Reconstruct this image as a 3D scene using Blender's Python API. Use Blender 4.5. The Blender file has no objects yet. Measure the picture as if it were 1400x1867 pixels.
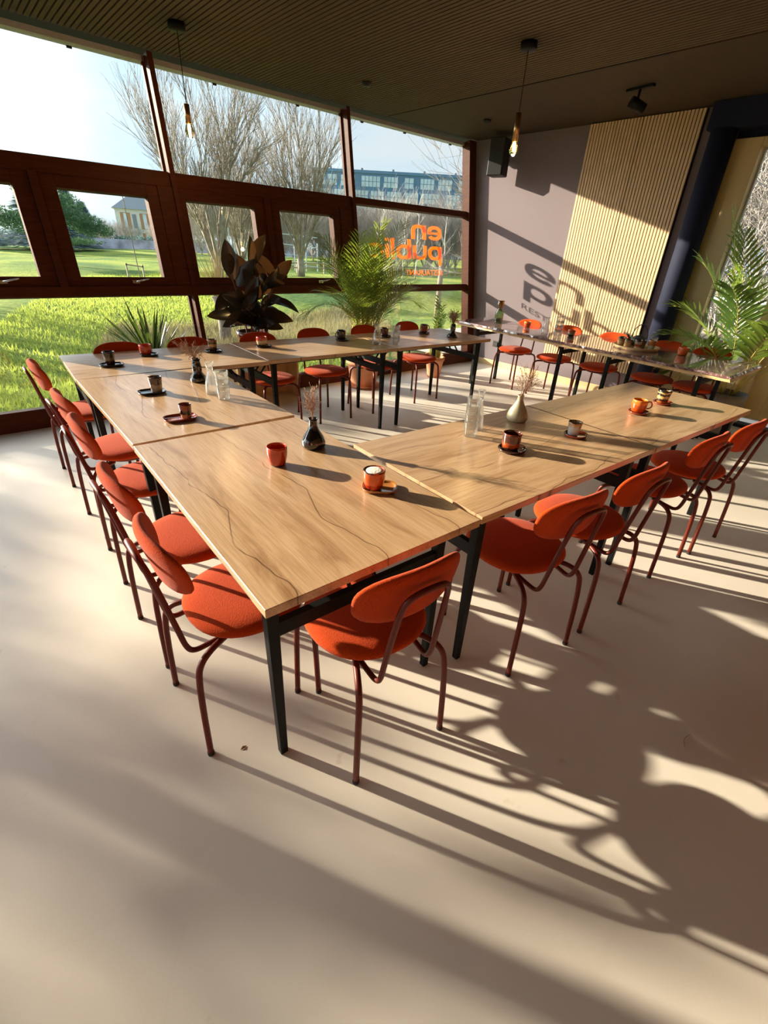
import bpy, bmesh, math, random
from math import sin, cos, pi, radians, sqrt, tan, atan
from mathutils import Vector, Matrix, noise as mnoise
S = bpy.context.scene
COL = S.collection
random.seed(7)

# ------------------------------------------------------------------ camera
CAM = Vector((-0.364, -0.817, 1.523)); YAW, PIT, ROL = 0.7405, 0.5159, 0.0541
fw = Vector((sin(YAW)*cos(PIT), cos(YAW)*cos(PIT), -sin(PIT)))
rt = Vector((cos(YAW), -sin(YAW), 0)); up = rt.cross(fw)
r2 = rt*cos(ROL) + up*sin(ROL); u2 = up*cos(ROL) - rt*sin(ROL)
cd = bpy.data.cameras.new('camera'); cam = bpy.data.objects.new('camera', cd); COL.objects.link(cam)
cd.sensor_fit = 'VERTICAL'; cd.sensor_height = 36; cd.lens = 16.308; cd.clip_start = 0.05; cd.clip_end = 600
cam.matrix_world = Matrix(((r2.x, u2.x, -fw.x, CAM.x), (r2.y, u2.y, -fw.y, CAM.y), (r2.z, u2.z, -fw.z, CAM.z), (0, 0, 0, 1)))
S.camera = cam
# ------------------------------------------------------------------ light
SUN_AZ, SUN_EL = radians(-28.5), radians(15.8)
sd = Vector((sin(SUN_AZ)*cos(SUN_EL), cos(SUN_AZ)*cos(SUN_EL), sin(SUN_EL)))
sl = bpy.data.lights.new('sun', 'SUN'); sun = bpy.data.objects.new('sun', sl); COL.objects.link(sun)
sl.energy = 8.6; sl.color = (1.0, 0.85, 0.66); sl.angle = radians(0.6)
sun.rotation_euler = (-sd).to_track_quat('-Z', 'Y').to_euler(); sun.location = sd*40
w = bpy.data.worlds.new('sky'); S.world = w; w.use_nodes = True
nt = w.node_tree; nt.nodes.clear(); N = nt.nodes.new; L = nt.links.new
tc = N('ShaderNodeTexCoord'); out = N('ShaderNodeOutputWorld'); bg = N('ShaderNodeBackground'); L(bg.outputs[0], out.inputs[0])
sp = N('ShaderNodeSeparateXYZ'); L(tc.outputs['Generated'], sp.inputs[0])
ramp = N('ShaderNodeValToRGB'); L(sp.outputs[2], ramp.inputs[0])
ramp.color_ramp.elements[0].position = 0.0; ramp.color_ramp.elements[0].color = (0.47, 0.58, 0.66, 1)
ramp.color_ramp.elements[1].position = 0.5; ramp.color_ramp.elements[1].color = (0.30, 0.44, 0.60, 1)
ns = N('ShaderNodeTexNoise'); ns.inputs['Scale'].default_value = 3.2; ns.inputs['Detail'].default_value = 5
mp = N('ShaderNodeMapping'); mp.inputs['Scale'].default_value = (1, 1, 4); L(tc.outputs['Generated'], mp.inputs[0]); L(mp.outputs[0], ns.inputs[0])
cr = N('ShaderNodeValToRGB'); L(ns.outputs[0], cr.inputs[0]); cr.color_ramp.elements[0].position = 0.42; cr.color_ramp.elements[1].position = 0.68
mx = N('ShaderNodeMixRGB'); L(cr.outputs[0], mx.inputs[0]); L(ramp.outputs[0], mx.inputs[1]); mx.inputs[2].default_value = (0.54, 0.58, 0.61, 1)
dp = N('ShaderNodeVectorMath'); dp.operation = 'DOT_PRODUCT'; L(tc.outputs['Generated'], dp.inputs[0]); dp.inputs[1].default_value = sd
mr = N('ShaderNodeMapRange'); L(dp.outputs['Value'], mr.inputs[0]); mr.inputs[1].default_value = 0.66; mr.inputs[2].default_value = 0.97
mr.inputs[3].default_value = 0; mr.inputs[4].default_value = 1
pw = N('ShaderNodeMath'); pw.operation = 'POWER'; L(mr.outputs[0], pw.inputs[0]); pw.inputs[1].default_value = 2.9
gl = N('ShaderNodeMixRGB'); gl.blend_type = 'ADD'; gl.inputs[0].default_value = 1; L(mx.outputs[0], gl.inputs[1])
gm = N('ShaderNodeMixRGB'); gm.blend_type = 'MULTIPLY'; gm.inputs[0].default_value = 1; L(pw.outputs[0], gm.inputs[1]); gm.inputs[2].default_value = (5.6, 5.45, 5.25, 1)
L(gm.outputs[0], gl.inputs[2]); L(gl.outputs[0], bg.inputs[0]); bg.inputs[1].default_value = 1.02
S.view_settings.view_transform = 'Standard'; S.view_settings.look = 'None'
S.cycles.transparent_max_bounces = 48
S.view_settings.exposure = 0.95; S.view_settings.gamma = 1.0; S.view_settings.use_curve_mapping = False

# ------------------------------------------------------------------ helpers
def tag(o, label=None, cat=None, group=None, kind=None):
    if label: o['label'] = label
    if cat: o['category'] = cat
    if group: o['group'] = group
    if kind: o['kind'] = kind
    return o
def empty(name, loc=(0, 0, 0), rz=0.0):
    o = bpy.data.objects.new(name, None); o.empty_display_size = 0.1; COL.objects.link(o)
    o.location = loc; o.rotation_euler = (0, 0, rz); return o
def thing(name, label, cat, loc=(0, 0, 0), rz=0.0, group=None):
    return tag(empty(name, loc, rz), label, cat, group)
class MB:
    def __init__(s): s.v = []; s.f = []; s.sm = []
    def add(s, vs, fs, smooth=False):
        n = len(s.v); s.v += [tuple(p) for p in vs]
        for q in fs: s.f.append(tuple(n+i for i in q)); s.sm.append(smooth)
        return s
    def box(s, x0, x1, y0, y1, z0, z1):
        return s.add([(x, y, z) for z in (z0, z1) for y in (y0, y1) for x in (x0, x1)],
                     [(0, 2, 3, 1), (4, 5, 7, 6), (0, 1, 5, 4), (2, 6, 7, 3), (0, 4, 6, 2), (1, 3, 7, 5)])
    def hexa(s, bot, top):   # two quads, counter-clockwise seen from above
        return s.add(list(bot)+list(top), [(3, 2, 1, 0), (4, 5, 6, 7), (0, 1, 5, 4), (1, 2, 6, 5), (2, 3, 7, 6), (3, 0, 4, 7)])
    def bar(s, a, b, w, h=None, upv=(0, 0, 1)):
        h = h or w; a = Vector(a); b = Vector(b); d = (b-a).normalized(); u = Vector(upv)
        if abs(d.dot(u)) > 0.99: u = Vector((1, 0, 0))
        x = d.cross(u).normalized(); y = x.cross(d)
        vs = [p+x*(i*w/2)+y*(j*h/2) for p in (a, b) for i, j in ((-1, -1), (1, -1), (1, 1), (-1, 1))]
        return s.add(vs, [(0, 1, 2, 3), (7, 6, 5, 4), (0, 4, 5, 1), (1, 5, 6, 2), (2, 6, 7, 3), (3, 7, 4, 0)])
    def tube(s, pts, r, n=10, smooth=True, cap=True):
        pts = [Vector(p) for p in pts]; rs = r if isinstance(r, (list, tuple)) else [r]*len(pts)
        u = None; vs = []
        for i, p in enumerate(pts):
            d = (pts[min(i+1, len(pts)-1)]-pts[max(i-1, 0)]).normalized()
            if u is None: u = d.orthogonal().normalized()
            u = (u-d*u.dot(d)).normalized(); w_ = d.cross(u)
            for k in range(n):
                a = 2*pi*k/n; vs.append(p+(u*cos(a)+w_*sin(a))*rs[i])
        fs = [(i*n+k, i*n+(k+1) % n, (i+1)*n+(k+1) % n, (i+1)*n+k) for i in range(len(pts)-1) for k in range(n)]
        s.add(vs, fs, smooth)
        if cap:
            m = len(s.v)-len(vs); s.f.append(tuple(m+k for k in range(n))[::-1]); s.sm.append(False)
            s.f.append(tuple(m+(len(pts)-1)*n+k for k in range(n))); s.sm.append(False)
        return s
    def lathe(s, prof, n=28, c=(0, 0, 0), sx=1.0, sy=1.0, smooth=True, ex=2.0):
        vs = []
        for r, z in prof:
            for k in range(n):
                a = 2*pi*k/n; ca, sa = cos(a), sin(a)
                if ex != 2.0:
                    q = (abs(ca)**ex+abs(sa)**ex)**(-1/ex); ca *= q; sa *= q
                vs.append((c[0]+r*ca*sx, c[1]+r*sa*sy, c[2]+z))
        fs = [(i*n+k, i*n+(k+1) % n, (i+1)*n+(k+1) % n, (i+1)*n+k) for i in range(len(prof)-1) for k in range(n)]
        return s.add(vs, fs, smooth)
    def obj(s, name, mat, parent=None, mw=None):
        me = bpy.data.meshes.new(name); me.from_pydata(s.v, [], s.f); me.polygons.foreach_set('use_smooth', s.sm)
        me.validate(); me.update()
        if mat: me.materials.append(mat)
        o = bpy.data.objects.new(name, me); COL.objects.link(o)
        if parent is not None: o.parent = parent
        if mw is not None: o.matrix_world = mw
        return o
def spline(pts, k=6):
    P = [Vector(p) for p in pts]; P = [P[0]*2-P[1]]+P+[P[-1]*2-P[-2]]; out_ = []
    for i in range(1, len(P)-2):
        for j in range(k):
            t = j/k; a, b, c, d = P[i-1:i+3]
            out_.append(0.5*((2*b)+(c-a)*t+(2*a-5*b+4*c-d)*t*t+(3*b-a-3*c+d)*t**3))
    return out_+[P[-2]]
def bevel(o, w_=0.004, seg=2):
    m = o.modifiers.new('bevel', 'BEVEL'); m.width = w_; m.segments = seg; m.limit_method = 'ANGLE'; return o
def copy_tree(o, parent=None):
    c = o.copy(); COL.objects.link(c)
    if parent is not None: c.parent = parent
    for ch in [x for x in bpy.data.objects if x.parent == o]: copy_tree(ch, c)
    return c

# ------------------------------------------------------------------ materials
def newmat(name):
    m = bpy.data.materials.new(name); m.use_nodes = True; t = m.node_tree; t.nodes.clear()
    o = t.nodes.new('ShaderNodeOutputMaterial'); p = t.nodes.new('ShaderNodeBsdfPrincipled'); t.links.new(p.outputs[0], o.inputs[0])
    return m, t, p, o
def basic(name, col, rough=0.5, metal=0.0, var=0.08, scale=30.0, bump=0.0, spec=0.5, coat=0.0, stretch=(1, 1, 1), sheen=0.0):
    m, t, p, o = newmat(name); n = t.nodes.new; l = t.links.new
    c = n('ShaderNodeTexCoord'); mpn = n('ShaderNodeMapping'); mpn.inputs['Scale'].default_value = stretch; l(c.outputs['Object'], mpn.inputs[0])
    x = n('ShaderNodeTexNoise'); x.inputs['Scale'].default_value = scale; x.inputs['Detail'].default_value = 4; l(mpn.outputs[0], x.inputs[0])
    r = n('ShaderNodeValToRGB'); l(x.outputs[0], r.inputs[0]); r.color_ramp.elements[0].position = 0.3; r.color_ramp.elements[1].position = 0.7
    r.color_ramp.elements[0].color = (*[max(0, k*(1-var)) for k in col], 1); r.color_ramp.elements[1].color = (*[min(1, k*(1+var)) for k in col], 1)
    l(r.outputs[0], p.inputs['Base Color']); p.inputs['Roughness'].default_value = rough; p.inputs['Metallic'].default_value = metal
    p.inputs['Specular IOR Level'].default_value = spec; p.inputs['Coat Weight'].default_value = coat; p.inputs['Coat Roughness'].default_value = 0.05
    if sheen: p.inputs['Sheen Weight'].default_value = sheen
    if bump:
        b = n('ShaderNodeBump'); b.inputs['Strength'].default_value = bump; b.inputs['Distance'].default_value = 0.004
        l(x.outputs[0], b.inputs['Height']); l(b.outputs[0], p.inputs['Normal'])
    return m
def leafmat(name, col, rough=0.4, trans=0.35, tcol=None, var=0.25):
    m, t, p, o = newmat(name); n = t.nodes.new; l = t.links.new
    c = n('ShaderNodeTexCoord'); x = n('ShaderNodeTexNoise'); x.inputs['Scale'].default_value = 9; l(c.outputs['Object'], x.inputs[0])
    r = n('ShaderNodeValToRGB'); l(x.outputs[0], r.inputs[0]); r.color_ramp.elements[0].position = 0.35; r.color_ramp.elements[1].position = 0.65
    r.color_ramp.elements[0].color = (*[k*(1-var) for k in col], 1); r.color_ramp.elements[1].color = (*[min(1, k*(1+var)) for k in col], 1)
    l(r.outputs[0], p.inputs['Base Color']); p.inputs['Roughness'].default_value = rough
    tr = n('ShaderNodeBsdfTranslucent'); tr.inputs[0].default_value = (*(tcol or [min(1, k*1.9) for k in col]), 1)
    a = n('ShaderNodeMixShader'); a.inputs[0].default_value = trans; l(p.outputs[0], a.inputs[1]); l(tr.outputs[0], a.inputs[2]); l(a.outputs[0], o.inputs[0])
    return m
def glassmat(name, tint=(1, 1, 1), edge=0.35, f0=0.04, rough=0.0, bump=0.0, fmax=0.75):
    m, t, p, o = newmat(name); n = t.nodes.new; l = t.links.new; t.nodes.remove(p)
    tr = n('ShaderNodeBsdfTransparent'); gl_ = n('ShaderNodeBsdfGlossy'); gl_.inputs['Roughness'].default_value = rough
    lw = n('ShaderNodeLayerWeight'); lw.inputs['Blend'].default_value = 0.35
    cr_ = n('ShaderNodeMixRGB'); l(lw.outputs['Facing'], cr_.inputs[0]); cr_.inputs[1].default_value = (*tint, 1)
    cr_.inputs[2].default_value = (*[k*(1-edge) for k in tint], 1); l(cr_.outputs[0], tr.inputs[0])
    mr_ = n('ShaderNodeMapRange'); l(lw.outputs['Fresnel'], mr_.inputs[0]); mr_.inputs[3].default_value = f0; mr_.inputs[4].default_value = fmax
    a = n('ShaderNodeMixShader'); l(mr_.outputs[0], a.inputs[0]); l(tr.outputs[0], a.inputs[1]); l(gl_.outputs[0], a.inputs[2]); l(a.outputs[0], o.inputs[0])
    if bump:
        c = n('ShaderNodeTexCoord'); x = n('ShaderNodeTexNoise'); x.inputs['Scale'].default_value = 60; l(c.outputs['Object'], x.inputs[0])
        b = n('ShaderNodeBump'); b.inputs['Strength'].default_value = bump; b.inputs['Distance'].default_value = 0.003
        l(x.outputs[0], b.inputs['Height']); l(b.outputs[0], gl_.inputs['Normal'])
    return m
def bands(name, stops, h, rough=0.12, wob=0.012, coat=0.6):
    """glaze that changes with height; stops = [(fraction of height, colour)...]"""
    m, t, p, o = newmat(name); n = t.nodes.new; l = t.links.new
    c = n('ShaderNodeTexCoord'); s_ = n('ShaderNodeSeparateXYZ'); l(c.outputs['Object'], s_.inputs[0])
    x = n('ShaderNodeTexNoise'); x.inputs['Scale'].default_value = 45; l(c.outputs['Object'], x.inputs[0])
    a = n('ShaderNodeMath'); a.operation = 'MULTIPLY_ADD'; l(x.outputs[0], a.inputs[0]); a.inputs[1].default_value = wob*2; a.inputs[2].default_value = -wob
    b = n('ShaderNodeMath'); b.operation = 'ADD'; l(a.outputs[0], b.inputs[0]); l(s_.outputs[2], b.inputs[1])
    d = n('ShaderNodeMath'); d.operation = 'DIVIDE'; l(b.outputs[0], d.inputs[0]); d.inputs[1].default_value = h
    r = n('ShaderNodeValToRGB'); l(d.outputs[0], r.inputs[0]); e = r.color_ramp.elements
    while len(e) > 1: e.remove(e[-1])
    e[0].position = 0; e[0].color = (*stops[0][1], 1)
    for i, (f_, k) in enumerate(stops[1:]):
        q = e.new(max(0, f_-0.03)); q.color = (*stops[i][1], 1)
        q = e.new(min(1, f_+0.03)); q.color = (*k, 1)
    l(r.outputs[0], p.inputs['Base Color']); p.inputs['Roughness'].default_value = rough; p.inputs['Coat Weight'].default_value = coat; p.inputs['Coat Roughness'].default_value = 0.04
    return m
def oakmat(name, c1, c2, c3, rough=0.30, seed=0.0, crack=True):
    """wood whose grain runs along the object's x axis"""
    m, t, p, o = newmat(name); n = t.nodes.new; l = t.links.new
    c = n('ShaderNodeTexCoord'); oi = n('ShaderNodeObjectInfo')
    of = n('ShaderNodeVectorMath'); of.operation = 'MULTIPLY_ADD'; l(oi.outputs['Random'], of.inputs[0]); of.inputs[1].default_value = (13, 7, 5); l(c.outputs['Object'], of.inputs[2])
    mpn = n('ShaderNodeMapping'); mpn.inputs['Scale'].default_value = (1.2, 9, 9); mpn.inputs['Location'].default_value = (seed, seed*0.7, 0); l(of.outputs[0], mpn.inputs[0])
    x = n('ShaderNodeTexNoise'); x.inputs['Scale'].default_value = 1.6; x.inputs['Detail'].default_value = 7; x.inputs['Roughness'].default_value = 0.62; x.inputs['Distortion'].default_value = 0.8; l(mpn.outputs[0], x.inputs[0])
    mp2 = n('ShaderNodeMapping'); mp2.inputs['Scale'].default_value = (4, 130, 130); l(of.outputs[0], mp2.inputs[0])
    y = n('ShaderNodeTexNoise'); y.inputs['Scale'].default_value = 1.5; y.inputs['Detail'].default_value = 5; l(mp2.outputs[0], y.inputs[0])
    r = n('ShaderNodeValToRGB'); l(x.outputs[0], r.inputs[0]); e = r.color_ramp.elements
    e[0].position = 0.28; e[0].color = (*c3, 1); e[1].position = 0.72; e[1].color = (*c1, 1); q = e.new(0.46); q.color = (*c2, 1)
    mu = n('ShaderNodeMixRGB'); mu.blend_type = 'MULTIPLY'; mu.inputs[0].default_value = 0.45; l(r.outputs[0], mu.inputs[1])
    r2_ = n('ShaderNodeValToRGB'); l(y.outputs[0], r2_.inputs[0]); r2_.color_ramp.elements[0].position = 0.35; r2_.color_ramp.elements[0].color = (0.55, 0.5, 0.45, 1); r2_.color_ramp.elements[1].position = 0.6
    l(r2_.outputs[0], mu.inputs[2]); last = mu
    if crack:
        sp3 = n('ShaderNodeSeparateXYZ'); l(c.outputs['Object'], sp3.inputs[0])
        k = n('ShaderNodeTexNoise'); k.noise_dimensions = '2D'; k.inputs['Scale'].default_value = 1.0; k.inputs['Detail'].default_value = 3; k.inputs['Roughness'].default_value = 0.45
        cv = n('ShaderNodeCombineXYZ'); ma = n('ShaderNodeMath'); ma.operation = 'MULTIPLY'; l(sp3.outputs[0], ma.inputs[0]); ma.inputs[1].default_value = 2.2; l(ma.outputs[0], cv.inputs[0])
        mr0 = n('ShaderNodeMath'); mr0.operation = 'MULTIPLY'; l(oi.outputs['Random'], mr0.inputs[0]); mr0.inputs[1].default_value = 37.0; l(mr0.outputs[0], cv.inputs[1]); l(cv.outputs[0], k.inputs[0])
        my = n('ShaderNodeMath'); my.operation = 'MULTIPLY_ADD'; l(k.outputs[0], my.inputs[0]); my.inputs[1].default_value = 0.20; l(sp3.outputs[1], my.inputs[2])
        mq = n('ShaderNodeMath'); mq.operation = 'MULTIPLY_ADD'; l(my.outputs[0], mq.inputs[0]); mq.inputs[1].default_value = 3.4; l(mr0.outputs[0], mq.inputs[2])
        fr = n('ShaderNodeMath'); fr.operation = 'FRACT'; l(mq.outputs[0], fr.inputs[0])
        sb = n('ShaderNodeMath'); sb.operation = 'SUBTRACT'; l(fr.outputs[0], sb.inputs[0]); sb.inputs[1].default_value = 0.5
        ab = n('ShaderNodeMath'); ab.operation = 'ABSOLUTE'; l(sb.outputs[0], ab.inputs[0])
        r3 = n('ShaderNodeValToRGB'); l(ab.outputs[0], r3.inputs[0]); r3.color_ramp.elements[0].position = 0.0; r3.color_ramp.elements[0].color = (0.22, 0.15, 0.10, 1)
        r3.color_ramp.elements[1].position = 0.010; r3.color_ramp.elements[1].color = (1, 1, 1, 1)
        mk = n('ShaderNodeMapRange'); l(x.outputs[0], mk.inputs[0]); mk.inputs[1].default_value = 0.50; mk.inputs[2].default_value = 0.62; mk.inputs[3].default_value = 1.0; mk.inputs[4].default_value = 0.0
        m2 = n('ShaderNodeMixRGB'); m2.blend_type = 'MULTIPLY'; l(mk.outputs[0], m2.inputs[0]); l(mu.outputs[0], m2.inputs[1]); l(r3.outputs[0], m2.inputs[2]); last = m2
    l(last.outputs[0], p.inputs['Base Color']); p.inputs['Roughness'].default_value = rough; p.inputs['Specular IOR Level'].default_value = 0.5; p.inputs['Coat Weight'].default_value = 0.45 if crack else 0; p.inputs['Coat Roughness'].default_value = 0.22
    b = n('ShaderNodeBump'); b.inputs['Strength'].default_value = 0.08; b.inputs['Distance'].default_value = 0.002; l(y.outputs[0], b.inputs['Height']); l(b.outputs[0], p.inputs['Normal'])
    return m

M = {}
M['oak'] = oakmat('oak laminate', (0.66, 0.445, 0.265), (0.54, 0.335, 0.18), (0.34, 0.185, 0.085))
M['ply'] = oakmat('pine board', (0.75, 0.52, 0.26), (0.66, 0.42, 0.18), (0.5, 0.29, 0.11), rough=0.5, crack=False)
M['frame'] = basic('mahogany stained frame', (0.065, 0.016, 0.005), 0.6, var=0.25, scale=6, stretch=(1, 1, 8), spec=0.15)
M['black'] = basic('black powder coated steel', (0.006, 0.006, 0.006), 0.5, var=0.1, spec=0.15)
M['dark'] = basic('matt black plastic', (0.01, 0.01, 0.012), 0.6)
M['fabric'] = basic('rust orange felt', (0.43, 0.047, 0.005), 0.95, var=0.16, scale=260, bump=0.35, spec=0.1, sheen=0.08)
M['tube'] = basic('brick red lacquered tube', (0.115, 0.014, 0.006), 0.42, var=0.06, spec=0.3)
M['rubber'] = basic('black rubber foot', (0.015, 0.014, 0.014), 0.8)
M['mauve'] = basic('dusty mauve plaster', (0.19, 0.157, 0.168), 0.9, var=0.03, scale=90, bump=0.12, spec=0.2)
M['navy'] = basic('midnight blue paint', (0.010, 0.013, 0.034), 0.75, var=0.05, spec=0.2)
M['slat'] = basic('light ash slat', (0.60, 0.44, 0.26), 0.6, var=0.12, scale=14, stretch=(6, 6, 0.6))
M['ceilslat'] = basic('brown ceiling batten', (0.075, 0.050, 0.022), 0.8, var=0.15, scale=12, stretch=(6, 0.6, 6))
M['ceilwood'] = basic('brown veneer ceiling panel', (0.042, 0.024, 0.008), 0.8, var=0.12, scale=3, stretch=(1, 6, 1))
M['felt'] = basic('black felt backing', (0.008, 0.007, 0.007), 0.95)
M['basebd'] = basic('pale beech baseboard', (0.66, 0.47, 0.25), 0.5, var=0.1, scale=4)
M['cream'] = basic('cream gloss paint', (0.52, 0.41, 0.19), 0.35, var=0.03, coat=0.15)
M['white'] = basic('dark wall paint', (0.16, 0.15, 0.14), 0.8, var=0.03)  # dark tone keeps the unseen left wall from bouncing light
M['chrome'] = basic('brushed steel', (0.65, 0.62, 0.58), 0.25, metal=1.0)
M['brass'] = basic('satin brass', (0.45, 0.27, 0.12), 0.3, metal=1.0)
M['grey'] = basic('grey aluminium strip', (0.42, 0.43, 0.43), 0.5, metal=0.3)
M['orange'] = leafmat('orange window vinyl', (0.92, 0.36, 0.03), 0.6, 0.6, (0.95, 0.40, 0.03), 0.02)
M['pane'] = glassmat('window glass', (0.97, 0.99, 0.98), 0.06, 0.01, fmax=0.22)
M['glass'] = glassmat('clear drinking glass', (0.995, 0.998, 0.99), 0.16, 0.07, bump=0.15, fmax=0.5)
t_ = M['glass'].node_tree; o_ = [n_ for n_ in t_.nodes if n_.type == 'OUTPUT_MATERIAL'][0]; src = o_.inputs[0].links[0].from_socket
a_ = t_.nodes.new('ShaderNodeMixShader'); a_.inputs[0].default_value = 0.035; d_ = t_.nodes.new('ShaderNodeBsdfTranslucent'); d_.inputs[0].default_value = (0.95, 0.95, 0.92, 1)  # faint white translucency mixed in to mimic bright caustics
t_.links.new(src, a_.inputs[1]); t_.links.new(d_.outputs[0], a_.inputs[2]); t_.links.new(a_.outputs[0], o_.inputs[0])
M['terra'] = basic('terracotta', (0.62, 0.27, 0.14), 0.85, var=0.12, scale=12, bump=0.2)
M['soil'] = basic('potting soil', (0.05, 0.033, 0.022), 0.95, var=0.4, scale=60, bump=1.0)
M['palm'] = leafmat('areca palm leaf', (0.07, 0.12, 0.018), 0.4, 0.42, (0.30, 0.38, 0.04))
M['kentia'] = leafmat('kentia palm leaf', (0.06, 0.12, 0.025), 0.4, 0.42, (0.28, 0.40, 0.05))
M['spiky'] = leafmat('dark sword leaf', (0.025, 0.05, 0.018), 0.35, 0.14, (0.2, 0.32, 0.04))
M['ficus'] = leafmat('burgundy black rubber leaf', (0.018, 0.021, 0.018), 0.18, 0.08, (0.22, 0.08, 0.02))
M['stem'] = basic('reddish brown stem', (0.16, 0.06, 0.035), 0.6)
M['gstem'] = basic('yellow green cane', (0.50, 0.42, 0.08), 0.5, var=0.3, scale=30)
M['snake'] = leafmat('snake plant blade', (0.30, 0.30, 0.07), 0.4, 0.25, (0.6, 0.6, 0.1), 0.5)
M['bark'] = basic('grey brown bark', (0.27, 0.225, 0.17), 0.9, var=0.3, scale=5)  # base colour lightened for haze on the outdoor trees
M['reed'] = basic('tan willow twig', (0.50, 0.36, 0.16), 0.9, var=0.3, scale=3)
M['hazebark'] = basic('pale bark with haze tone', (0.40, 0.36, 0.33), 0.95, var=0.25, scale=0.6)  # paleness stands in for haze on the distant wood
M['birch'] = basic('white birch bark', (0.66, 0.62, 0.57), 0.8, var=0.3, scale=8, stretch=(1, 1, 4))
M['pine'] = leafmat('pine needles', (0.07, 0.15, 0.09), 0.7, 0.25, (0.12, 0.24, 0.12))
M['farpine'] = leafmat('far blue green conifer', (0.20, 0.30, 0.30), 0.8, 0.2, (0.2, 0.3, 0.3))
M['dried'] = basic('dried flower brown', (0.33, 0.19, 0.12), 0.9, var=0.4, scale=200)
M['driedlight'] = basic('dried flower straw', (0.50, 0.38, 0.20), 0.9, var=0.4, scale=200)
M['blackglaze'] = basic('black gloss glaze', (0.008, 0.008, 0.009), 0.06, var=0.1, coat=1.0)
M['sage'] = basic('sage cream stoneware', (0.42, 0.38, 0.25), 0.3, var=0.12, scale=20, coat=0.4)
M['iron'] = basic('dark green cast iron', (0.035, 0.045, 0.04), 0.4, var=0.2, scale=80, bump=0.2)
M['traywood'] = basic('beech tray', (0.62, 0.42, 0.21), 0.45, var=0.12, scale=8)
M['coffee'] = basic('coffee', (0.06, 0.025, 0.01), 0.15)
M['foam'] = basic('milk foam', (0.82, 0.76, 0.68), 0.7, var=0.2, scale=70, bump=0.6)
M['housew'] = basic('white stucco house wall', (0.72, 0.70, 0.66), 0.9)
M['roof'] = basic('grey tile roof', (0.25, 0.28, 0.29), 0.8)
M['shutter'] = basic('brown shutter', (0.45, 0.24, 0.12), 0.7)
M['bluebld'] = basic('blue grey cladding', (0.12, 0.235, 0.40), 0.6, var=0.05, scale=0.3)
M['bluewin'] = basic('sky blue glazing', (0.58, 0.70, 0.80), 0.2, var=0.15, scale=0.5)
M['metalrail'] = basic('pale blue grey railing', (0.55, 0.62, 0.70), 0.5)
M['wooden'] = basic('weathered timber', (0.40, 0.33, 0.24), 0.9, var=0.2)

def floormat():
    m, t, p, o = newmat('poured resin floor'); n = t.nodes.new; l = t.links.new
    c = n('ShaderNodeTexCoord')
    x = n('ShaderNodeTexNoise'); x.inputs['Scale'].default_value = 1.3; x.inputs['Detail'].default_value = 6; l(c.outputs['Object'], x.inputs[0])
    r = n('ShaderNodeValToRGB'); l(x.outputs[0], r.inputs[0]); r.color_ramp.elements[0].position = 0.3; r.color_ramp.elements[0].color = (0.66, 0.595, 0.51, 1)
    r.color_ramp.elements[1].position = 0.7; r.color_ramp.elements[1].color = (0.76, 0.695, 0.61, 1)
    # thin curved scuff lines
    w1 = n('ShaderNodeTexNoise'); w1.inputs['Scale'].default_value = 1.1; w1.inputs['Detail'].default_value = 1; w1.inputs['Distortion'].default_value = 0.1; l(c.outputs['Object'], w1.inputs[0])
    a = n('ShaderNodeMath'); a.operation = 'SUBTRACT'; l(w1.outputs[0], a.inputs[0]); a.inputs[1].default_value = 0.5
    b = n('ShaderNodeMath'); b.operation = 'ABSOLUTE'; l(a.outputs[0], b.inputs[0])
    r2_ = n('ShaderNodeValToRGB'); l(b.outputs[0], r2_.inputs[0]); r2_.color_ramp.elements[0].color = (0.82, 0.80, 0.78, 1); r2_.color_ramp.elements[1].position = 0.003
    # small stains
    v = n('ShaderNodeTexNoise'); v.inputs['Scale'].default_value = 7; v.inputs['Detail'].default_value = 3; l(c.outputs['Object'], v.inputs[0])
    r3 = n('ShaderNodeValToRGB'); l(v.outputs[0], r3.inputs[0]); r3.color_ramp.elements[0].position = 0.70; r3.color_ramp.elements[0].color = (1, 1, 1, 1); r3.color_ramp.elements[1].position = 0.74; r3.color_ramp.elements[1].color = (0.82, 0.76, 0.70, 1)
    m1 = n('ShaderNodeMixRGB'); m1.blend_type = 'MULTIPLY'; m1.inputs[0].default_value = 0.10; l(r.outputs[0], m1.inputs[1]); l(r2_.outputs[0], m1.inputs[2])
    m2 = n('ShaderNodeMixRGB'); m2.blend_type = 'MULTIPLY'; m2.inputs[0].default_value = 0.6; l(m1.outputs[0], m2.inputs[1]); l(r3.outputs[0], m2.inputs[2])
    l(m2.outputs[0], p.inputs['Base Color'])
    ro = n('ShaderNodeMapRange'); l(x.outputs[0], ro.inputs[0]); ro.inputs[3].default_value = 0.34; ro.inputs[4].default_value = 0.48; l(ro.outputs[0], p.inputs['Roughness']); p.inputs['Specular IOR Level'].default_value = 0.35
    f = n('ShaderNodeTexNoise'); f.inputs['Scale'].default_value = 160; f.inputs['Detail'].default_value = 3; l(c.outputs['Object'], f.inputs[0])
    bb = n('ShaderNodeBump'); bb.inputs['Strength'].default_value = 0.12; bb.inputs['Distance'].default_value = 0.002; l(f.outputs[0], bb.inputs['Height']); l(bb.outputs[0], p.inputs['Normal'])
    return m
M['floor'] = floormat()
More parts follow.
